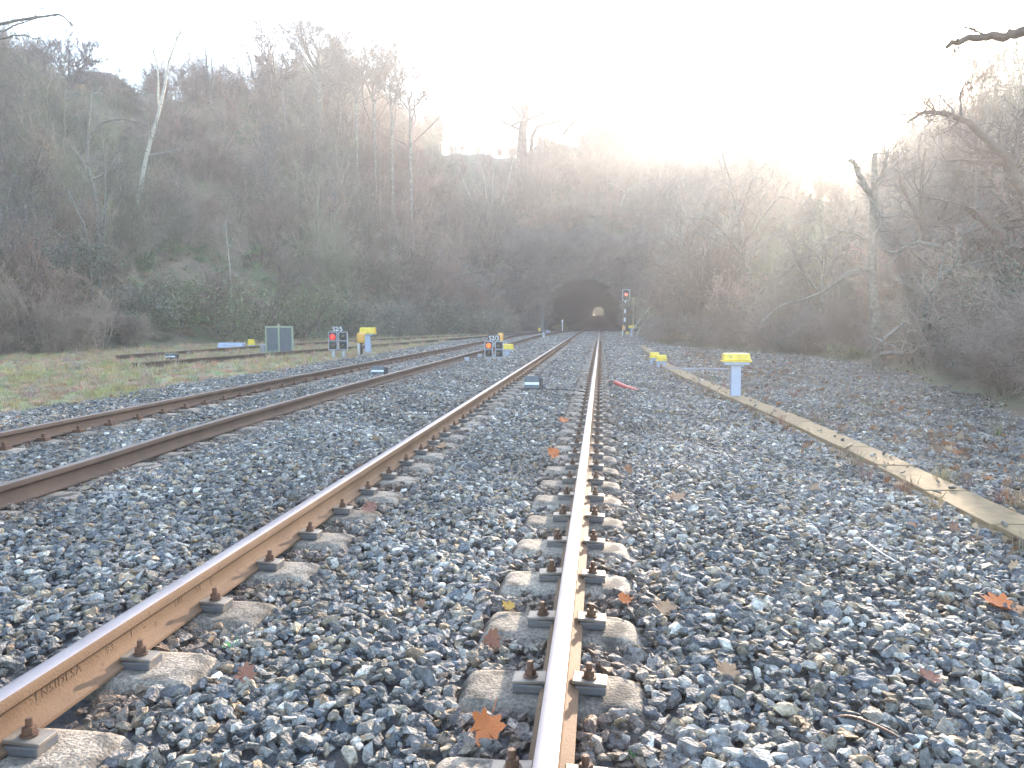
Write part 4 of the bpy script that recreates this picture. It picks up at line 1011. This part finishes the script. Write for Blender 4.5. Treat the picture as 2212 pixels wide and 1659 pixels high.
def bare_tree(name, label, stems, y, levels, mt, mc, seed, group=None, ground=True, cat="tree", nper=10):
    """stems: list of (points in photo pixels [(px,py) or (px,py,dy)], r0, r1); y forward distance of the tree"""
    rn = np.random.default_rng(seed); Ps, Rs = [], []
    if y is None: y = slope_y(*stems[0][0][0][:2])
    W = []
    for pts, r0, r1 in stems: W.append([at(p[0], p[1], y + (p[2] if len(p) > 2 else 0)) for p in pts])
    b = W[0][0].copy()
    gz = float(terrain(b[0], b[1]))
    if ground and b[2] > gz - .1:
        W[0].insert(0, np.array([b[0] + (b[0] - W[0][1][0]) * .15, b[1], gz - .3])); b = W[0][0].copy()
    org = np.array([b[0], b[1], max(b[2], gz - .3)])
    for w, (pts, r0, r1) in zip(W, stems):
        q, r = stem([p - org for p in w], r0, r1, nper); Ps.append(q); Rs.append(r)
    P, Rd = np.array(Ps), np.array(Rs); P[:, 1:-1] += rn.normal(0, .015, P[:, 1:-1].shape)
    root = empty(name, org); tag(root, label, cat, group)
    link("trunk", merge_tubes("trunk", [(P, Rd, 8)]), mt, root, True)
    lv = grow(P, Rd, levels, rn)
    if lv: link("crown", merge_tubes("crown", lv), mc, root)
    return root
def lvs(m0, l0, m1, m2, up=.08, rt=.010, t0=.3, jit=.22, ang=(25, 65)):
    L = [dict(m=m0, ang=ang, len=l0, seg=6, up=up, rr=.5, rmin=rt * 1.3, k=4, t0=t0, jit=jit), dict(m=m1, ang=(25, 65), len=(.3, .6), seg=4, up=up * .7, rr=.55, rmin=rt, jit=jit)]
    if m2: L.append(dict(m=m2, ang=(20, 60), len=(.35, .7), seg=3, up=up * .4, rr=.7, rmin=rt * .8, rtip=rt * .4, jit=jit))
    return L
# left side
bare_tree("birch_tree", "leaning white birch at upper left rising above the skyline", [([(292, 470), (304, 400), (320, 320), (348, 224), (368, 120), (404, 36)], .17, .03), ([(344, 240), (340, 152), (332, 108), (328, 28)], .07, .02)], None, lvs(9, (.12, .25), 5, 4, .05, .012, .3), M_BIRCH, M_PALETWIG, 1)
bare_tree("slim_tree", "slim pale tree trunk standing at the left edge of the turf", [([(219, 738), (215, 634), (208, 560), (210, 440), (192, 372), (188, 300), (200, 180)], .15, .03), ([(222, 600, .3), (226, 440, .3), (228, 320, .3)], .07, .02), ([(192, 300), (212, 274), (236, 260), (268, 258), (300, 266)], .06, .02)], 37, lvs(8, (.12, .28), 5, 3, .08, .010, .25), M_LICHEN, M_PALETWIG, 2)
bare_tree("slim_tree", "short pale snapped sapling left of the slim tree trunk", [([(190, 520), (172, 470), (150, 420), (140, 405)], .05, .02)], 35, lvs(6, (.2, .4), 5, 4), M_LICHEN, M_PALETWIG, 3)
bare_tree("young_tree", "thin lone sapling above the grassy ledge", [([(497, 590), (492, 540), (486, 470)], .05, .015), ([(492, 540), (508, 505)], .03, .01)], 46, lvs(5, (.15, .3), 4, 0), M_BIRCH, M_PALETWIG, 4)
bare_tree("round_tree", "fine-twigged pinkish tree on the hilltop by the house roof", [([(150, 190), (148, 150), (150, 110)], .13, .04), ([(150, 180), (120, 135), (106, 115)], .08, .03), ([(150, 180), (180, 140), (195, 118)], .08, .03)], None, lvs(16, (.6, 1.0), 10, 6, .12, .02, .1), M_BARK, M_BROWNTWIG, 5, "trees along the skyline")
bare_tree("oak_tree", "spreading bare oak topping the left skyline", [([(690, 200), (688, 165), (686, 145)], .24, .14), ([(687, 160), (668, 120), (655, 90), (636, 72)], .13, .04), ([(688, 150), (686, 110), (672, 80), (676, 62)], .12, .04), ([(688, 155), (712, 140), (725, 112), (733, 90)], .12, .04), ([(700, 148), (718, 135), (736, 118)], .07, .03)], 67, lvs(13, (.45, .8), 9, 6, .06, .024, .3, .3), M_BARK, M_GREYTWIG, 6, "trees along the skyline")
bare_tree("skyline_tree", "bare tree leaning left beside the spreading oak", [([(612, 215), (604, 185), (590, 155), (580, 120), (590, 96)], .2, .05), ([(604, 185), (622, 150), (640, 130)], .1, .04), ([(592, 158), (572, 140), (566, 128)], .08, .03)], 67, lvs(15, (.45, .8), 9, 6, .1, .022, .2), M_BARK, M_BROWNTWIG, 7, "trees along the skyline")
for k, (px, base, top, lab) in enumerate([(770, 240, 140, "rounded fine-twigged tree right of the spreading oak"), (808, 250, 140, "upright twiggy tree second right of the spreading oak"), (846, 262, 150, "gaunt forked tree where the left skyline starts to fall"), (886, 265, 185, "small leaning tree at the end of the left skyline crown"), (735, 250, 160, "warm-tinted bushy tree just below the spreading oak"), (560, 240, 178, "low rounded tree on the skyline right of the leaning birch"), (470, 235, 170, "broad low tree on the skyline behind the leaning birch's right"), (60, 190, 118, "hilltop tree at the photo's left edge above the house")]):
    bare_tree("skyline_tree", lab, [([(px, base), (px - 3, (base + top) / 2), (px + 4, top + 14)], .16, .04), ([(px, base - 25), (px - 20, top + 30), (px - 28, top + 14)], .09, .03), ([(px, base - 25), (px + 20, top + 34), (px + 30, top + 16)], .09, .03)], 66 + k, lvs(16, (.35, .6), 9, 6, .1, .022, .2), M_BARK, M_BROWNTWIG if k % 2 else M_GREYTWIG, 20 + k, "trees along the skyline")
# skyline over the tunnel
bare_tree("ivy_tree", "thick ivy-clad dead tree with a broken top over the tunnel", [([(1128, 300), (1132, 262), (1139, 230), (1148, 190), (1152, 165)], .62, .24), ([(1150, 180), (1140, 158), (1133, 136)], .26, .10), ([(1150, 180), (1160, 160), (1160, 134)], .24, .08), ([(1136, 250), (1126, 225), (1126, 205)], .22, .08), ([(1134, 262), (1100, 224), (1070, 210), (1035, 180)], .2, .05), ([(1132, 282), (1085, 262), (1062, 232), (1050, 205)], .18, .05), ([(1138, 272), (1165, 250), (1190, 240)], .16, .05)], 90, lvs(7, (.18, .35), 4, 4, .03, .02, .35, .3), M_DARKBARK, M_BROWNTWIG, 40, nper=14)
bare_tree("forked_tree", "crooked bare tree forking into tall arms right of the ivy-clad one", [([(1150, 290), (1180, 268), (1211, 259), (1206, 221), (1216, 180), (1215, 142)], .24, .05), ([(1206, 262), (1226, 240), (1232, 215)], .13, .04), ([(1216, 290), (1240, 262), (1264, 236), (1268, 190), (1290, 158)], .2, .04)], 90, lvs(8, (.15, .35), 4, 3, .08, .018, .3, .3), M_DARKBARK, M_BROWNTWIG, 41, nper=14)
for k, (px, base, top, w, lab) in enumerate([(941, 292, 228, .3, "narrow dark skyline tree, leftmost of the small ones on the bare ridge"), (952, 292, 238, .2, "thin dark skyline tree beside the narrow one on the bare ridge"), (985, 292, 222, .9, "rounded pinkish tree alone on the bare ridge"), (1022, 295, 240, .2, "pole-like tree on the ridge between the rounded tree and the ivy-clad one"), (1262, 300, 225, .5, "slender bare tree right of the crooked forked one"), (1296, 300, 200, .35, "tall thin tree where the ridge begins to drop to the sun"), (1322, 305, 228, .3, "whip-like sapling on the ridge drop, left of the sun"), (1438, 330, 258, .3, "thin bare tree halfway between tunnel and sun on the skyline")]):
    bare_tree("ridge_tree", lab, [([(px, base), (px + 1, (base + top) / 2), (px, top)], .14, .04)], None, lvs(10, (.18 + .2 * w, .3 + .3 * w), 6, 4, .16, .016, .15, .2, (20, 50)), M_BARK, M_BROWNTWIG if w > .6 else M_GREYTWIG, 50 + k, "small trees on the ridge above the tunnel")
bare_tree("birch_tree", "clump of thin white birch stems on the slope above the tunnel's left", [([(1040, 560), (1052, 480), (1048, 400), (1036, 350)], .09, .03), ([(1050, 560), (1075, 470), (1098, 390), (1108, 345)], .08, .025), ([(1035, 560), (1030, 470), (1005, 400), (990, 360)], .08, .025), ([(1045, 560), (1062, 450), (1066, 360)], .08, .025), ([(1060, 560), (1092, 480), (1094, 420)], .06, .02)], None, lvs(8, (.15, .3), 5, 4, .1, .014, .3), M_BIRCH, M_PALETWIG, 60)
bare_tree("pale_tree", "pale crooked branches catching light above the tunnel's right", [([(1340, 445), (1352, 415), (1380, 395), (1400, 380)], .1, .04), ([(1352, 415), (1330, 400), (1312, 395)], .06, .03), ([(1382, 395), (1398, 405), (1418, 398)], .05, .02)], None, lvs(8, (.3, .6), 6, 3, .0, .018, .3, .4), M_BIRCH, M_PALETWIG, 61)
bare_tree("bare_tree", "dark-stemmed bare tree on the slope above the S2/5 signal", [([(705, 560), (712, 480), (735, 400), (760, 340)], .13, .03), ([(708, 520), (680, 430), (650, 380)], .08, .02), ([(712, 490), (725, 420), (705, 350)], .08, .02)], None, lvs(9, (.25, .45), 6, 4, .08, .013, .2), M_BARK, M_GREYTWIG, 62)
bare_tree("bare_tree", "arching bare tree left of the tunnel with pale branch tips", [([(905, 700), (930, 640), (985, 600), (1060, 580)], .11, .03), ([(935, 640), (930, 580), (960, 540)], .07, .02), ([(985, 600), (1040, 620), (1090, 625)], .06, .015)], 66, lvs(8, (.2, .45), 6, 3, -.03, .013, .2), M_BARK, M_PALETWIG, 63)
# separate trees standing among the brush of the slopes: four kinds, then copies
def slope_proto(seed, h, nst, m0, rt, mt, mc):
    rn = np.random.default_rng(seed); Ps, Rs = [], []
    for k in range(nst):
        a = rn.uniform(0, 6.28); l = h * rn.uniform(.8, 1.0); o = rn.uniform(.06, .22) * h * (nst > 1 or .3)
        q, r = stem([(0, 0, -.4), (o * .35 * math.cos(a), o * .35 * math.sin(a), l * .4), (o * math.cos(a) + rn.normal(0, .2), o * math.sin(a) + rn.normal(0, .2), l)], .020 * h, .03, 10); Ps.append(q); Rs.append(r)
    P, Rd = np.array(Ps), np.array(Rs); P[:, 1:-1] += rn.normal(0, .05, P[:, 1:-1].shape)
    tm = merge_tubes("trunk", [(P, Rd, 6)]); tm.materials.append(mt); cm = merge_tubes("crown", grow(P, Rd, lvs(m0, (.22, .5), 8, 5, .10, rt, .3, .24), rn)); cm.materials.append(mc)
    return tm, cm
SPROTO = [slope_proto(801, 9.0, 1, 22, .017, M_BARK, M_BROWNTWIG), slope_proto(802, 8.0, 2, 14, .017, M_LICHEN, M_GREYTWIG), slope_proto(803, 7.0, 3, 11, .016, M_BARK, M_GREYTWIG), slope_proto(804, 8.5, 2, 15, .017, M_LICHEN, M_BROWNTWIG)]
SLAB = ["straight brown-twigged tree among the brush on the left slope", "two-stemmed grey-twigged tree among the brush on the left slope", "three-stemmed grey tree spreading among the brush on the left slope", "two-stemmed brown-twigged tree among the brush on the left slope"]
cnt = 0
while cnt < 46:
    a = math.radians(R.uniform(-43, -6)); d = R.uniform(40, 100); x, y = d * math.sin(a), d * math.cos(a); t = float(inside_t(x, y)); azd = math.degrees(a)
    if t < 2.5 or t > 30 or (-37.5 < azd < -31) or (-33 < azd < -23 and t < 7) or (azd > -13 and t > 12): continue
    i = cnt % 4; sc = R.uniform(.65, .95) * (.75 if azd < -27 else 1.0)
    rt_ = empty("bare_tree", (x, y, float(terrain(x, y)) - .1), R.uniform(0, 6.28)); rt_.scale = (sc, sc, sc); tag(rt_, SLAB[i], "tree", "bare trees among the slope brush")
    for nm, me_ in (("trunk", SPROTO[i][0]), ("crown", SPROTO[i][1])):
        o = bpy.data.objects.new(nm, me_); COL.objects.link(o); o.parent = rt_
    cnt += 1
# right side
bare_tree("lichened_tree", "upright lichen-covered tree nearest the sun on the right", [([(1898, 792), (1894, 700), (1886, 600), (1884, 500), (1888, 400), (1890, 330)], .17, .06), ([(1887, 430), (1866, 395), (1845, 350), (1838, 345)], .09, .05), ([(1888, 420), (1905, 380), (1918, 330)], .08, .04), ([(1886, 580), (1840, 590), (1760, 640), (1690, 660), (1640, 700)], .05, .012), ([(1886, 520), (1830, 500), (1780, 520), (1740, 560)], .04, .012)], 21.5, lvs(9, (.15, .35), 6, 5, .02, .006, .2, .28, (30, 75)), M_LICHEN, M_PALETWIG, 70, nper=14)
bare_tree("lichened_tree", "crooked lichen-covered tree second from the right edge", [([(1985, 792), (2000, 715), (2008, 650), (2030, 600), (2062, 570), (2068, 535)], .13, .06), ([(2064, 555), (2020, 530), (1975, 525), (1930, 545), (1900, 530)], .07, .015), ([(2035, 598), (2085, 575), (2120, 560)], .06, .02), ([(2066, 540), (2090, 500), (2120, 470), (2110, 420)], .05, .015), ([(2010, 640), (1960, 620), (1945, 590)], .03, .01)], 20.5, lvs(9, (.15, .4), 6, 5, .0, .006, .2, .32, (30, 75)), M_LICHEN, M_PALETWIG, 71, nper=14)
bare_tree("dark_tree", "dark curving trunk with arching limbs at the right edge", [([(2186, 720), (2184, 650), (2190, 590), (2180, 545), (2161, 507), (2123, 472), (2080, 440)], .20, .07), ([(2188, 600), (2212, 580), (2260, 570)], .12, .05), ([(2212, 420), (2180, 345), (2128, 298), (2074, 256), (2003, 240), (1960, 265)], .11, .015), ([(2180, 545), (2130, 520), (2090, 515)], .08, .02), ([(2240, 700), (2236, 560), (2212, 420)], .14, .1)], 17.5, lvs(20, (.2, .45), 8, 6, .03, .006, .12, .28, (30, 75)), M_DARKBARK, M_BROWNTWIG, 72, nper=14)
bare_tree("dark_tree", "slim reddish trunk between the crooked tree and the dark one", [([(2122, 760), (2110, 660), (2100, 590), (2098, 520), (2110, 400), (2090, 310)], .10, .03), ([(2100, 590), (2080, 560), (2060, 500)], .05, .015)], 22, lvs(18, (.25, .5), 8, 6, .04, .008, .15, .28, (30, 70)), M_DARKBARK, M_BROWNTWIG, 73)
bare_tree("thorn_tree", "dense thorny tree against the sky at the right edge", [([(2200, 560), (2190, 440), (2170, 350), (2180, 270)], .13, .03), ([(2192, 450), (2230, 380), (2250, 280)], .09, .02), ([(2185, 430), (2120, 370), (2060, 330)], .08, .02)], 25, lvs(22, (.35, .6), 9, 6, .05, .009, .12, .3, (30, 75)), M_DARKBARK, M_BROWNTWIG, 74)
bare_tree("thorn_tree", "tangled bare tree between the sun and the right edge", [([(2010, 700), (2000, 560), (1990, 420), (2000, 320)], .11, .03), ([(1998, 540), (2050, 430), (2080, 360)], .08, .02), ([(1995, 500), (1950, 400), (1935, 340)], .08, .02)], 27, lvs(20, (.35, .6), 9, 6, .05, .009, .12, .3, (30, 75)), M_DARKBARK, M_GREYTWIG, 75)
bare_tree("drooping_tree", "pale drooping bare tree left of the sun over the brush", [([(1640, 740), (1620, 620), (1600, 500), (1580, 400), (1560, 330)], .12, .03), ([(1612, 560), (1540, 480), (1480, 470)], .07, .015), ([(1608, 520), (1680, 430), (1730, 440)], .07, .015), ([(1596, 470), (1630, 380), (1660, 350)], .06, .015)], 38, lvs(10, (.25, .5), 7, 5, -.03, .010, .15, .25, (30, 75)), M_LICHEN, M_PALETWIG, 76)
bare_tree("drooping_tree", "grey bare tree drooping toward the tall signal", [([(1500, 700), (1490, 600), (1470, 500), (1460, 400)], .12, .03), ([(1492, 610), (1440, 560), (1400, 590)], .06, .015), ([(1480, 540), (1540, 460), (1580, 470)], .06, .015)], 50, lvs(10, (.25, .5), 7, 5, -.03, .012, .15, .25, (30, 75)), M_LICHEN, M_PALETWIG, 77)
bare_tree("drooping_tree", "bare bushy tree directly under the sun", [([(1780, 740), (1775, 640), (1780, 540), (1770, 450)], .12, .03), ([(1776, 640), (1720, 560), (1690, 480)], .07, .015), ([(1777, 600), (1830, 520), (1850, 450)], .07, .015)], 30, lvs(18, (.25, .5), 8, 6, .02, .010, .15, .25, (30, 75)), M_LICHEN, M_GREYTWIG, 78)
# leaning cut poles beside the tall signal
for k, (p0, p1, lab) in enumerate([((1368, 712), (1412, 655), "longer pale pole leaning right of the tall signal"), ((1376, 722), (1408, 678), "shorter pale pole leaning right of the tall signal")]):
    a, b = at(p0[0], p0[1], 52), at(p1[0], p1[1], 53); o = tube_obj("leaning_pole", spline([a, (a + b) / 2 + np.array([0, 0, .1]), b], 10), [.075 - .004 * i for i in range(10)], M_BIRCH, None, 6); tag(o, lab, "pole", "pale poles leaning by the signal")
# overhanging limbs of trees that stand outside the picture
bare_tree("roadside_tree", "thick brown branch reaching in from the upper right edge", [([(2560, 900), (2540, 500), (2420, 180), (2300, 80)], .14, .06), ([(2300, 80), (2212, 70), (2182, 79), (2144, 75), (2096, 79), (2061, 91), (2044, 103)], .05, .016), ([(2130, 76), (2090, 60), (2080, 34)], .010, .004), ([(2066, 88), (2062, 112), (2056, 124)], .010, .004)], 7.5, [dict(m=5, ang=(40, 90), len=(.04, .10), seg=4, up=.02, rr=.25, rmin=.004, rmax=.012, k=4, t0=.3)], M_DARKBARK, M_DARKBARK, 80, nper=14)
bare_tree("roadside_tree", "drooping twiggy branch entering at the upper left edge", [([(-420, 760), (-400, 300), (-260, 90), (-60, 62)], .2, .06), ([(-60, 62), (0, 50), (60, 40), (112, 32), (140, 40), (160, 62)], .05, .012), ([(-40, 90), (0, 84), (40, 76), (80, 84)], .04, .01), ([(-60, 60), (0, 68), (40, 50), (90, 36)], .03, .01)], 20, [dict(m=14, ang=(15, 60), len=(.10, .25), seg=5, up=-.06, rr=.4, rmin=.009, rmax=.02, k=4, t0=.3, tp=.7), dict(m=6, ang=(15, 50), len=(.3, .6), seg=4, up=-.06, rr=.6, rmin=.007)], M_BARK, M_GREYTWIG, 81, nper=14)
# loose boulders at the left foot of the slope
def boulder(x, y, s, label, seed):
    me = stone_mesh(seed, 18); o = link("boulder", me, M_GRAIN); o.location = (x, y, float(terrain(x, y)) + s * .18); o.scale = (s, s, s * .8); tag(o, label, "boulder", "boulders at the slope's foot")
for k, (px, y, dz, s, lab) in enumerate([(20, 33, 0, 1.0, "grey boulder at the left edge, on top of the rubble"), (60, 34, 0, .8, "smaller grey boulder right of the left edge"), (185, 38, 0, .9, "pale rounded boulder left of the slim tree"), (35, 31, 0, .7, "low boulder at the left edge in front of the rubble")]):
    boulder(at(px, 700, y)[0], y, s, lab, 900 + k)

# ------------------------------------------------------------------ haze volume, added partly to give the lens's veiling glare
bm = nb(); box(bm, (0, 190, 17.5), (340, 470, 39))
hz = bm_obj("haze", bm, [])
m = bpy.data.materials.new("glare_haze"); m.use_nodes = True; n = m.node_tree.nodes; n.clear()
pv = n.new('ShaderNodeVolumePrincipled'); pv.inputs['Color'].default_value = (.93, .93, .96, 1); pv.inputs['Density'].default_value = HAZE_DENSITY; pv.inputs['Anisotropy'].default_value = HAZE_ANISO
mo = n.new('ShaderNodeOutputMaterial'); m.node_tree.links.new(pv.outputs[0], mo.inputs['Volume'])
hz.data.materials.append(m); tag(hz, "pale sunlit haze in the cutting, added partly to give lens glare", "haze", kind='stuff')
